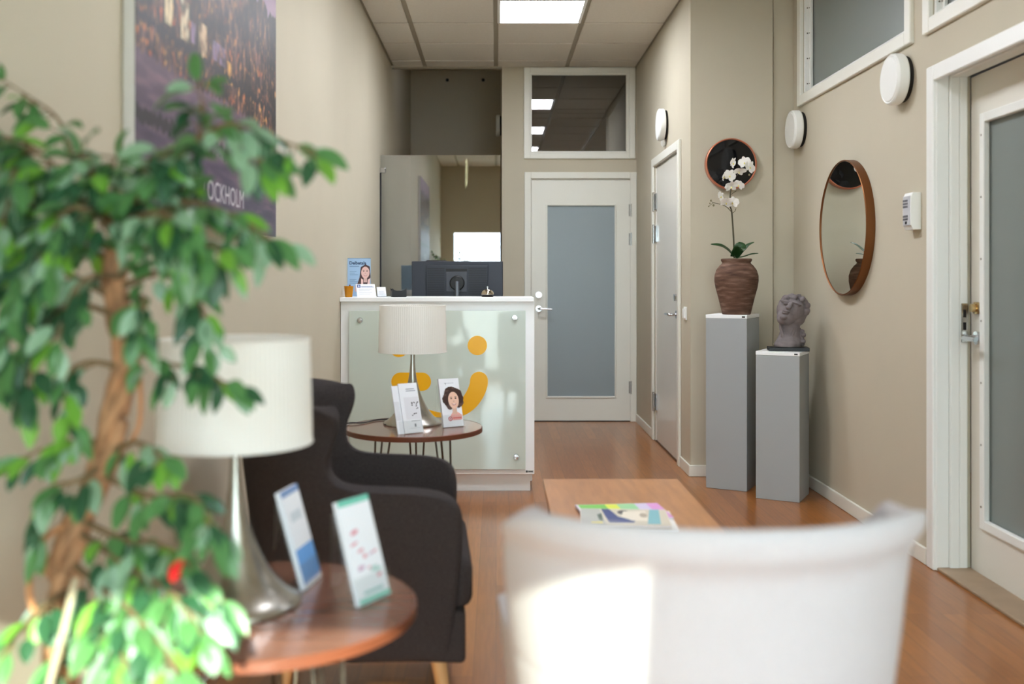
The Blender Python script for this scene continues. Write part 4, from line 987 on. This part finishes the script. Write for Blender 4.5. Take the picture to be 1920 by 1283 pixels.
fr = holder(-0.350, 4.155, 33, 18, 'clear brochure holder with plain white leaflets, left on the far table')
b, pr = brochure(fr, 'white leaflets with faint grey line drawing, front stack on the far side table', 0.088, 0.215, -0.007, -0.001, None, 0.012)
for vv, a in ((0.188, 0.045), (0.180, 0.05)): pr.rect(-0.012, vv, -0.012 + a*0.9, vv + 0.0035, (150, 156, 170))
pr.rect(-0.028, 0.06, 0.04, 0.155, (226, 226, 232))
rr = random.Random(2)
for k in range(14): pr.oval(rr.uniform(0.002, 0.036), rr.uniform(0.075, 0.135), rr.uniform(0.001, 0.004), rr.uniform(0.002, 0.006), (96, 92, 96), rr.uniform(0, 3), 8)
pr.rect(-0.006, 0.052, 0.036, 0.0545, (168, 172, 180)); pr.rect(0.006, 0.028, 0.014, 0.041, (130, 132, 140)); pr.rect(-0.018, 0.022, 0.03, 0.0235, (196, 200, 206)); pr.build('brochure_print', b)
b, pr = brochure(fr, 'plain white leaflets half hidden behind the drawn ones, left on the far table', 0.090, 0.208, -0.0128, -0.0075, None, -0.016)
pr.rect(-0.044, 0.06, -0.02, 0.14, (222, 224, 230)); pr.build('brochure_print', b)

fr = holder(-0.182, 4.335, 30, 15, 'clear brochure holder showing a curly haired woman, right on the far table')
b, pr = brochure(fr, 'white brochure with a smiling curly haired woman on the far side table', 0.098, 0.215)
pr.poly([(-0.024, 0.196), (-0.012, 0.196), (-0.016, 0.191), (-0.017, 0.184), (-0.019, 0.191)], (150, 152, 160)); pr.rect(-0.010, 0.193, 0.022, 0.1955, (190, 194, 202))
pr.poly([(-0.012, 0.032), (0.044, 0.032), (0.046, 0.052), (0.026, 0.066), (0.004, 0.068), (-0.010, 0.052)], (238, 176, 166))
face_print(pr, 0.012, 0.118, 0.038, (236, 194, 172), (66, 44, 38), curly=True)
pr.oval(-0.014, 0.038, 0.010, 0.010, (176, 62, 78)); pr.oval(-0.014, 0.038, 0.0065, 0.0065, (236, 206, 208)); pr.oval(-0.014, 0.038, 0.003, 0.003, (176, 62, 78))
pr.rect(0.0, 0.038, 0.042, 0.043, (214, 92, 88)); pr.rect(0.0, 0.031, 0.038, 0.034, (224, 150, 146)); pr.build('brochure_print', b)

fr = holder(-0.385, 2.115, 81, 16, 'clear brochure holder seen nearly edge-on beside the near lamp base')
b, pr = brochure(fr, 'white brochure with a blue lower half on the near side table', 0.1, 0.21)
pr.rect(-0.05, 0.012, 0.05, 0.085, (104, 160, 222)); pr.rect(-0.05, 0.196, 0.05, 0.21, (120, 150, 196)); pr.rect(-0.03, 0.14, 0.03, 0.16, (206, 214, 222)); pr.build('brochure_print', b)
fr = holder(-0.240, 2.00, 59, 17, 'clear brochure holder at the right edge of the near side table')
b, pr = brochure(fr, 'white brochure with pink and teal prints at the near table\'s right edge', 0.098, 0.21)
pr.rect(-0.049, 0.198, 0.049, 0.21, (110, 196, 176)); pr.rect(-0.049, 0.004, 0.049, 0.014, (130, 204, 188))
rr = random.Random(9)
for k in range(12): pr.oval(rr.uniform(-0.036, 0.036), rr.uniform(0.04, 0.18), rr.uniform(0.005, 0.014), rr.uniform(0.002, 0.005), rr.choice([(222, 150, 166), (150, 176, 208), (206, 176, 200), (176, 204, 200)]), 0.2, 10)
pr.rect(-0.03, 0.02, 0.03, 0.026, (150, 190, 190)); pr.build('brochure_print', b)

# ------------------------------------------------------------------ armchairs
def armchair(name, label, loc, rot, fabric, group, short_wing=False):
    """wing chair facing local +x: one bent shell (back, wings, arms), seat cushion, four legs"""
    t = thing(name, label, 'armchair', (loc[0], loc[1], 0), rot, group)
    a_, r, xb, TH = 0.004, 0.287, -0.30, math.radians(89.5)
    La = r * TH; ex, ey = xb + r - r*math.cos(TH), a_ + r*math.sin(TH)
    def path(s):
        sg = 1 if s >= 0 else -1; q = abs(s)
        if q <= a_: return Vector((xb, sg*q, 0)), Vector((-1, 0, 0))
        if q <= a_ + La:
            th = (q - a_) / r
            return Vector((xb + r - r*math.cos(th), sg*(a_ + r*math.sin(th)), 0)), Vector((-math.cos(th), sg*math.sin(th), 0))
        d_ = q - a_ - La
        return Vector((ex + d_*math.sin(TH), sg*(ey + d_*math.cos(TH)), 0)), Vector((-math.cos(TH), sg*math.sin(TH), 0))
    base_s = a_ + La - ex / math.sin(TH)          # s of local x = base_s + x on the arms
    prof = [(0.15, 0.285), (0.20, 0.29), (0.28, 0.30), (0.36, 0.307), (0.44, 0.314), (0.50, 0.318), (0.555, 0.318), (0.59, 0.310), (0.613, 0.288), (0.626, 0.255), (0.633, 0.20), (0.637, 0.12), (0.640, 0.055), (0.646, 0.012), (0.656, -0.015), (0.675, -0.035), (0.70, -0.044), (0.73, -0.042), (0.76, -0.030), (0.79, -0.018), (0.815, -0.014), (0.838, -0.022), (0.856, -0.044), (0.870, -0.080), (0.879, -0.125), (0.883, -0.17)]
    if short_wing:
        prof = [(z, x) for z, x in prof if z < 0.76] + [(0.76, -0.048), (0.79, -0.058), (0.815, -0.075), (0.836, -0.100), (0.853, -0.130), (0.866, -0.165), (0.876, -0.205), (0.883, -0.250)]
    def flare(z):
        f = 0.115 * (z - 0.52)
        if z > 0.825: f += 0.017 * min(1.0, (z - 0.822) / 0.014)
        if z > 0.868: f -= 0.012 * (z - 0.868) / 0.015
        return f
    nu = 56; bm = nb(); rows = []
    for z, xf in prof:
        sf = base_s + xf; row = []
        for k in range(nu + 1):
            u = -1 + 2*k/nu; p, n = path(u * sf)
            p = p + n * flare(z); p.z = z + (0.008 if z > 0.7 else 0) + (0.004 * (1 - u*u) if z > 0.8 else 0); row.append(bm.verts.new(p))
        rows.append(row)
    for i in range(len(rows) - 1):
        for k in range(nu): bm.faces.new((rows[i][k], rows[i][k+1], rows[i+1][k+1], rows[i+1][k]))
    bm.normal_update(); mid = rows[2][nu//2].link_faces[0]
    if mid.normal.x > 0: bmesh.ops.reverse_faces(bm, faces=bm.faces)
    sh = obj('shell', bm, fabric, t, True, world=False, sharp=3.1, keep=True)
    so = sh.modifiers.new('thick', 'SOLIDIFY'); so.thickness = 0.062; so.offset = -1.0
    sb = sh.modifiers.new('round', 'SUBSURF'); sb.levels = 2; sb.render_levels = 2
    def cushion(nm, z0, z1, xf, bev):
        c_ = nb(); pl_ = [(-0.225, -0.10), (-0.15, -0.165), (-0.05, -0.198), (xf, -0.262), (xf, 0.262), (-0.05, 0.198), (-0.15, 0.165), (-0.225, 0.10)]
        prism(c_, pl_, z1 - z0, Matrix.Translation((0, 0, z0)))
        bmesh.ops.bevel(c_, geom=[e for e in c_.edges], offset=bev, segments=4, profile=0.5, affect='EDGES')
        obj(nm, c_, fabric, t, True, world=False, sharp=1.3)
    cushion('seat_base', 0.155, 0.30, 0.325, 0.015); cushion('seat_cushion', 0.302, 0.445, 0.345, 0.035)
    for sx in (-1, 1):
        for sy in (-1, 1):
            bm = nb(); x, y = (0.25 if sx > 0 else -0.17), sy * (0.21 if sx > 0 else 0.12)
            tube(bm, [(x, y, 0.16), (x + sx*0.025, y + sy*0.012, 0.0)], [0.023, 0.014], 16); o = obj('leg', bm, M_leg, t, True, world=False); o['label'] = 'pale wooden leg'
    return t
armchair('armchair', 'charcoal wing armchair against the left wall behind the near side table', (-0.425, 2.965), math.radians(4), M_fabricdark, 'wing armchairs')
armchair('armchair', 'pale grey wing armchair in the foreground with its back to the window', (0.322, 1.625), math.radians(90 + 3.5), M_fabriclight, 'wing armchairs', True)

# ------------------------------------------------------------------ coffee table and magazines
t = thing('coffee_table', 'low oak coffee table between the two armchairs', 'table', (0.43, 3.1, 0))
bm = nb(); box(bm, (0.178, 2.55, 0.425), (0.692, 3.79, 0.45), 0.002, 0, 1); obj('tabletop', bm, M_oak, t)
bm = nb(); bar = [((0.21, 2.60), (0.66, 2.62)), ((0.21, 3.72), (0.66, 3.74)), ((0.21, 2.62), (0.23, 3.72)), ((0.64, 2.62), (0.66, 3.72))]
for a, b_ in bar: box(bm, (a[0], a[1], 0.37), (b_[0], b_[1], 0.4255))
obj('apron', bm, M_oak, t)
for x in (0.195, 0.635):
    for y in (2.57, 3.725):
        bm = nb(); box(bm, (x, y, 0), (x + 0.042, y + 0.042, 0.4255), 0.002, 0, 1); obj('leg', bm, M_oak, t)

def magazine(cx, cy, z, rot, label, w, h, cover, art, thick=0.006):
    t = thing('magazine', label, 'magazine', (cx, cy, z), rot, 'magazines on the coffee table')
    bm = nb(); box(bm, (-w/2, -h/2, 0.0005), (w/2, h/2, thick - 0.0005)); obj('pages', bm, M_paper, t, world=False)
    bm = nb(); box(bm, (-w/2 - 0.001, -h/2 - 0.001, thick - 0.0005), (w/2 + 0.001, h/2 + 0.001, thick)); box(bm, (-w/2 - 0.001, -h/2 - 0.001, 0), (w/2 + 0.001, h/2 + 0.001, 0.0005)); box(bm, (-w/2 - 0.001, h/2, 0), (w/2 + 0.001, h/2 + 0.001, thick)); obj('cover', bm, cover, t, world=False)
    R = Matrix.Translation((cx, cy, z)) @ Matrix.Rotation(rot, 4, 'Z')
    pr = Print(R @ Vector((0, 0, thick - 0.0003)), R.to_3x3() @ Vector((1, 0, 0)), R.to_3x3() @ Vector((0, 1, 0))); art(pr); pr.build('cover_print', t)
def art_b(pr):
    pr.rect(-0.13, -0.1, -0.04, 0.1, (112, 190, 70)); pr.rect(-0.04, -0.1, 0.0, 0.1, (214, 222, 60)); pr.rect(0.0, -0.1, 0.06, 0.1, (150, 206, 150)); pr.rect(0.06, -0.1, 0.13, 0.1, (206, 196, 220)); pr.rect(0.10, -0.1, 0.14, 0.1, (214, 150, 206))
def art_c(pr):
    pr.rect(-0.135, -0.1, 0.135, 0.1, (206, 196, 176)); pr.poly([(-0.135, -0.1), (-0.06, -0.1), (-0.075, 0.1), (-0.135, 0.1)], (176, 176, 168))
    pr.poly([(-0.07, 0.1), (-0.045, 0.1), (-0.02, 0.0), (0.03, -0.055), (0.025, -0.075), (-0.05, -0.075), (-0.06, 0.0)], (34, 52, 116))
    pr.oval(0.0, 0.055, 0.02, 0.03, (70, 62, 60)); pr.poly([(0.0, 0.07), (0.07, 0.08), (0.07, -0.05), (0.02, -0.05), (-0.01, 0.0)], (228, 218, 200))
    pr.poly([(0.085, 0.1), (0.115, 0.1), (0.105, -0.09), (0.065, -0.09)], (122, 178, 186)); pr.oval(0.06, 0.02, 0.012, 0.03, (170, 156, 136)); pr.rect(-0.105, -0.088, -0.07, -0.06, (226, 210, 60))
    pr.poly([(-0.085, 0.02), (-0.07, 0.04), (-0.068, -0.06), (-0.08, -0.05)], (64, 84, 66))
m3 = P(1165, 977, 3.14)
magazine(0.415, 3.13, 0.45, -0.05, 'open white magazine lying underneath the other two on the coffee table', 0.285, 0.235, mat('cover_cream', (232, 230, 224), 0.3), lambda pr: pr.rect(-0.1, -0.09, 0.1, 0.1, (214, 210, 204)))
magazine(0.41, 3.215, 0.456, 0.10, 'green and pink magazine sticking out at the back of the coffee table pile', 0.275, 0.205, mat('cover_lilac', (220, 208, 224), 0.3), art_b)
magazine(0.402, 3.115, 0.462, -0.07, 'beige and blue magazine on top of the coffee table pile', 0.272, 0.205, mat('cover_beige', (222, 216, 204), 0.3), art_c)

# ------------------------------------------------------------------ ficus
t = thing('ficus_tree', 'leafy potted ficus with a twisted brown trunk in the left foreground', 'plant', (-0.70, 1.56, 0))
fx, fy = -0.70, 1.56
bm = nb(); lathe(bm, [(0, 0), (0.105, 0), (0.11, 0.01), (0.128, 0.22), (0.135, 0.235), (0.135, 0.25), (0.122, 0.25), (0.118, 0.225), (0, 0.222)], 40, Matrix.Translation((fx, fy, 0))); obj('pot', bm, mat('tan_clay_pot', (176, 134, 98), 0.7), t, True)
bm = nb(); lathe(bm, [(0, 0.223), (0.1175, 0.223), (0.09, 0.234), (0, 0.24)], 28, Matrix.Translation((fx, fy, 0))); obj('soil', bm, mat('dark_soil', (40, 30, 24), 0.95), t)
YT = 1.66
tr = [Vector((fx, fy, 0.22)), Vector((fx - 0.005, fy + 0.02, 0.40))] + [P(*q) for q in ((122, 1130, 1.64), (122, 1060, 1.65), (150, 975, YT), (190, 880, YT), (208, 800, YT), (228, 720, YT), (238, 650, YT), (222, 580, YT), (214, 510, YT), (226, 440, YT), (238, 380, YT))]
core = smooth_path(tr, 8); n_ = len(core)
for j in range(4):
    pts = []
    for i, p in enumerate(core):
        a = j*PI/2 + i*0.16; rr_ = (0.017 - 0.006*i/n_) * (1 + 0.25*math.sin(i*0.31 + j*2))
        pts.append(p + Vector((math.cos(a)*rr_, math.sin(a)*rr_*0.9, 0.25*rr_*math.sin(a*2))))
    bm = nb(); tube(bm, pts, [(0.0150 - 0.006*i/n_) * (1 + 0.12*math.sin(i*0.9 + j)) for i in range(n_)], 9)
    obj('trunk', bm, mat('ficus_bark', (158, 116, 82), 0.85, noise=(16, 0.4, (4, 4, 1)), bump=(60, 0.8)), t, True)
bm = nb(); tube(bm, smooth_path([P(118, 985, 1.63), P(75, 1020, 1.60), P(56, 1075, 1.58), P(62, 1140, 1.57), P(105, 1180, 1.58)], 6), 0.0055, 8); tube(bm, smooth_path([P(215, 860, 1.66), P(260, 800, 1.62), P(262, 700, 1.64)], 6), 0.004, 8)
obj('vine', bm, mat('ficus_vine', (176, 122, 80), 0.8), t, True)
bm = nb(); tube(bm, [P(142, 1085, 1.50), P(92, 1290, 1.47), Vector((-0.715, 1.50, 0.235))], 0.0055, 10); obj('support_stake', bm, mat('pale_cane', (168, 156, 130), 0.7), t, True)
# branches given as pixels of the photograph with a depth each
BR = [
 [(235, 440, 1.66), (300, 340, 1.62), (370, 262, 1.58), (440, 232, 1.56), (520, 262, 1.56), (592, 285, 1.56)],
 [(370, 262, 1.58), (378, 205, 1.60), (372, 150, 1.62)],
 [(440, 232, 1.56), (470, 290, 1.55), (500, 300, 1.55)],
 [(235, 440, 1.66), (130, 340, 1.66), (60, 275, 1.65), (5, 255, 1.66)],
 [(140, 300, 1.66), (110, 225, 1.68), (60, 185, 1.70), (5, 150, 1.72)],
 [(225, 480, 1.66), (120, 430, 1.62), (40, 480, 1.60), (18, 560, 1.60)],
 [(230, 470, 1.66), (180, 400, 1.58), (110, 400, 1.54), (90, 500, 1.52)],
 [(235, 440, 1.66), (330, 380, 1.62), (430, 400, 1.58), (510, 450, 1.56)],
 [(235, 440, 1.66), (280, 400, 1.55), (340, 420, 1.50), (370, 500, 1.50)],
 [(235, 400, 1.66), (210, 330, 1.64), (220, 290, 1.62)],
 [(235, 440, 1.66), (260, 330, 1.70), (300, 290, 1.72), (350, 330, 1.72)],
 [(225, 540, 1.66), (310, 510, 1.62), (370, 560, 1.60), (390, 640, 1.58)],
 [(235, 640, 1.66), (300, 680, 1.62), (370, 690, 1.60), (430, 725, 1.58)],
 [(235, 600, 1.66), (130, 570, 1.62), (60, 640, 1.60), (60, 740, 1.58)],
 [(230, 690, 1.66), (160, 680, 1.62), (120, 720, 1.60), (150, 800, 1.60)],
 [(205, 830, 1.66), (120, 830, 1.62), (40, 860, 1.60)],
 [(195, 870, 1.66), (150, 900, 1.60), (90, 920, 1.58), (80, 1010, 1.57)],
 [(200, 850, 1.66), (260, 830, 1.60), (310, 860, 1.56)],
 [(190, 890, 1.66), (280, 930, 1.58), (360, 930, 1.52), (400, 1000, 1.48)],
 [(150, 975, 1.66), (230, 1010, 1.58), (320, 1030, 1.50), (420, 1130, 1.46)],
 [(150, 1000, 1.65), (240, 1060, 1.54), (330, 1120, 1.46), (380, 1190, 1.42)],
 [(140, 1060, 1.64), (200, 1110, 1.54), (260, 1160, 1.45), (340, 1260, 1.38)],
 [(130, 1110, 1.64), (190, 1160, 1.52), (230, 1230, 1.44), (260, 1330, 1.40)],
 [(130, 1110, 1.64), (90, 1130, 1.58), (40, 1180, 1.54), (0, 1240, 1.52)],
 [(130, 1120, 1.64), (120, 1190, 1.56), (110, 1290, 1.50)],
 [(230, 470, 1.66), (150, 360, 1.72), (90, 330, 1.74), (30, 380, 1.74)],
 [(230, 520, 1.66), (170, 520, 1.58), (130, 560, 1.55), (110, 640, 1.54)],
 [(235, 560, 1.66), (270, 560, 1.58), (260, 620, 1.56)],
 [(235, 420, 1.66), (185, 340, 1.60), (150, 285, 1.56)], [(235, 430, 1.66), (290, 410, 1.68), (345, 365, 1.68)],
 [(225, 500, 1.66), (150, 450, 1.70), (70, 390, 1.68), (5, 385, 1.66)], [(225, 520, 1.66), (280, 465, 1.58), (350, 450, 1.52), (420, 470, 1.50)],
 [(215, 560, 1.66), (100, 510, 1.58), (30, 590, 1.56), (8, 690, 1.56)], [(60, 275, 1.65), (25, 330, 1.62), (5, 430, 1.60)],
 [(235, 430, 1.66), (280, 320, 1.58), (325, 280, 1.54)],
]
DENS = [0.8, 0.9, 0.7, 2.0, 0.6, 1.6, 1.9, 1.1, 1.6, 2.0, 1.8, 1.0, 0.8, 1.1, 0.9, 0.8, 0.9, 0.8, 1.1, 1.2, 1.3, 1.5, 1.5, 0.8, 0.5, 1.2, 1.0, 0.8, 1.8, 1.4, 1.8, 1.6, 1.4, 1.6, 1.4]
LM = [mat('ficus_leaf_mid', (84, 132, 76), 0.33), mat('ficus_leaf_dark', (48, 88, 58), 0.3), mat('ficus_leaf_bright', (112, 166, 60), 0.36), mat('ficus_leaf_pale', (138, 172, 140), 0.33)]
for m in LM:
    nt = m.node_tree; b = nt.nodes['Principled BSDF']; tl = nt.nodes.new('ShaderNodeBsdfTranslucent'); tl.inputs[0].default_value = b.inputs['Base Color'].default_value
    mx = nt.nodes.new('ShaderNodeMixShader'); mx.inputs[0].default_value = 0.28
    nt.links.new(b.outputs[0], mx.inputs[1]); nt.links.new(tl.outputs[0], mx.inputs[2]); nt.links.new(mx.outputs[0], nt.nodes['Material Output'].inputs[0])
rl = random.Random(11); bb = nb(); fol = nb()
def ficus_leaf(p, d, L, W, mi):
    up = Vector((rl.uniform(-0.6, 0.6), -0.7 + rl.uniform(-0.5, 0.3), 0.7)).normalized(); rows = []; q = Vector(p); dd = d.normalized(); n = 6
    for i in range(n + 1):
        a = i / n; w = W * (math.sin(PI * min(1, a*0.93 + 0.05)) ** 0.8) * (1 - 0.28*a)
        if i == n: w = W * 0.03
        s = dd.cross(up); s = s.normalized() if s.length > 1e-3 else Vector((1, 0, 0)); nr = s.cross(dd)
        rows.append((q - s*w + nr*w*0.3, q.copy(), q + s*w + nr*w*0.3))
        q = q + dd * (L / n); dd = (dd + Vector((0, 0, -0.10))).normalized()
    for r in rows:
        for v in r:
            if v.x < XL + 0.012: v.x = XL + 0.012 + 0.1*(XL + 0.012 - v.x) * 0.0
    vs = [[fol.verts.new(v) for v in r] for r in rows]
    for i in range(n):
        for k in range(2):
            f = fol.faces.new((vs[i][k], vs[i][k+1], vs[i+1][k+1], vs[i+1][k])); f.material_index = mi
for bi, br in enumerate(BR):
    path = smooth_path([P(*q) for q in br], 8)
    for p in path: p.x = max(p.x, XL + 0.03)
    m_ = len(path); tube(bb, path, [0.0062*(1 - 0.75*i/m_) * (0.6 if bi in (1, 4) else 1) for i in range(m_)], 6)
    length = sum((path[i+1] - path[i]).length for i in range(m_ - 1)); cnt = int(length * 88 * DENS[bi]) + 4
    for k in range(cnt):
        a = 0.18 + 0.82 * (k + rl.random()) / cnt; i = min(m_ - 2, int(a * (m_ - 1))); f_ = a*(m_-1) - i; p = path[i].lerp(path[i+1], min(1, f_))
        tang = (path[i+1] - path[i]).normalized()
        side = Vector((rl.uniform(-1, 1), rl.uniform(-0.9, 0.5), rl.uniform(-0.9, 0.45)))
        d = (tang * 0.6 + side * 0.9 + Vector((0, -0.1, -0.45))).normalized()
        pet = p + d * rl.uniform(0.012, 0.03)
        tube(bb, [p, pet], 0.0011, 4)
        ficus_leaf(pet, d, rl.uniform(0.036, 0.062), rl.uniform(0.0100, 0.0165), rl.choices([0, 1, 2, 3], [0.36, 0.28, 0.14, 0.22])[0])
    p = path[-1]; ficus_leaf(p, (path[-1] - path[-2]).normalized(), 0.06, 0.015, 0)
obj('branches', bb, mat('ficus_twig', (112, 92, 62), 0.8), t, True)
fo = obj('foliage', fol, LM, t, True, sharp=3.1)
fol2 = fol = nb(); q = P(322, 1090, 1.36); ficus_leaf(q, Vector((0.25, 0, 0.6)), 0.034, 0.011, 0); o = obj('red_leaf', fol, mat('red_leaf', (190, 16, 24), 0.4), t, True); o['label'] = 'single red leaf'

# ------------------------------------------------------------------ light
w = bpy.data.worlds.new('World'); scene.world = w; w.use_nodes = True
bg = w.node_tree.nodes['Background']; bg.inputs[0].default_value = lin(226, 235, 252); bg.inputs[1].default_value = 7.5
sun = bpy.data.lights.new('sun', 'SUN'); sun.energy = 9.5; sun.angle = math.radians(0.55); sun.color = (1.0, 0.95, 0.86)
so = bpy.data.objects.new('sun', sun); COL.objects.link(so)
so.rotation_euler = Vector((-0.20, 1.0, -0.505)).to_track_quat('-Z', 'Y').to_euler()
so.location = (0, -5, 5)
pl = bpy.data.lights.new('window_portal', 'AREA'); pl.shape = 'RECTANGLE'; pl.size = W0[1] - W0[0]; pl.size_y = W0[3] - W0[2]; pl.cycles.is_portal = True
po = bpy.data.objects.new('window_portal', pl); COL.objects.link(po); po.location = ((W0[0] + W0[1]) / 2, YF - 0.12, (W0[2] + W0[3]) / 2); po.rotation_euler = Vector((0, 1, 0)).to_track_quat('-Z', 'Y').to_euler()

# ------------------------------------------------------------------ camera
cam = bpy.data.cameras.new('camera'); co = bpy.data.objects.new('camera', cam); COL.objects.link(co)
co.location = (0, 0, EYE); co.rotation_euler = (PI/2, 0, 0)
cam.lens = 35.0; cam.sensor_width = 36.0; cam.sensor_fit = 'HORIZONTAL'
cam.shift_x = (960.0 - VX) / 1920.0; cam.shift_y = -(641.5 - VY) / 1920.0
cam.clip_start = 0.05; cam.clip_end = 200
cam.dof.use_dof = True; cam.dof.focus_distance = 5.6; cam.dof.aperture_fstop = 1.8
scene.camera = co

scene.view_settings.view_transform = 'Standard'; scene.view_settings.look = 'None'; scene.view_settings.gamma = 1.0
scene.view_settings.use_curve_mapping = False; scene.view_settings.exposure = 1.3
cy = scene.cycles
cy.use_denoising = True; cy.max_bounces = 10; cy.diffuse_bounces = 6; cy.glossy_bounces = 6; cy.transmission_bounces = 6; cy.transparent_max_bounces = 16
cy.sample_clamp_indirect = 8.0; cy.caustics_reflective = False; cy.caustics_refractive = False
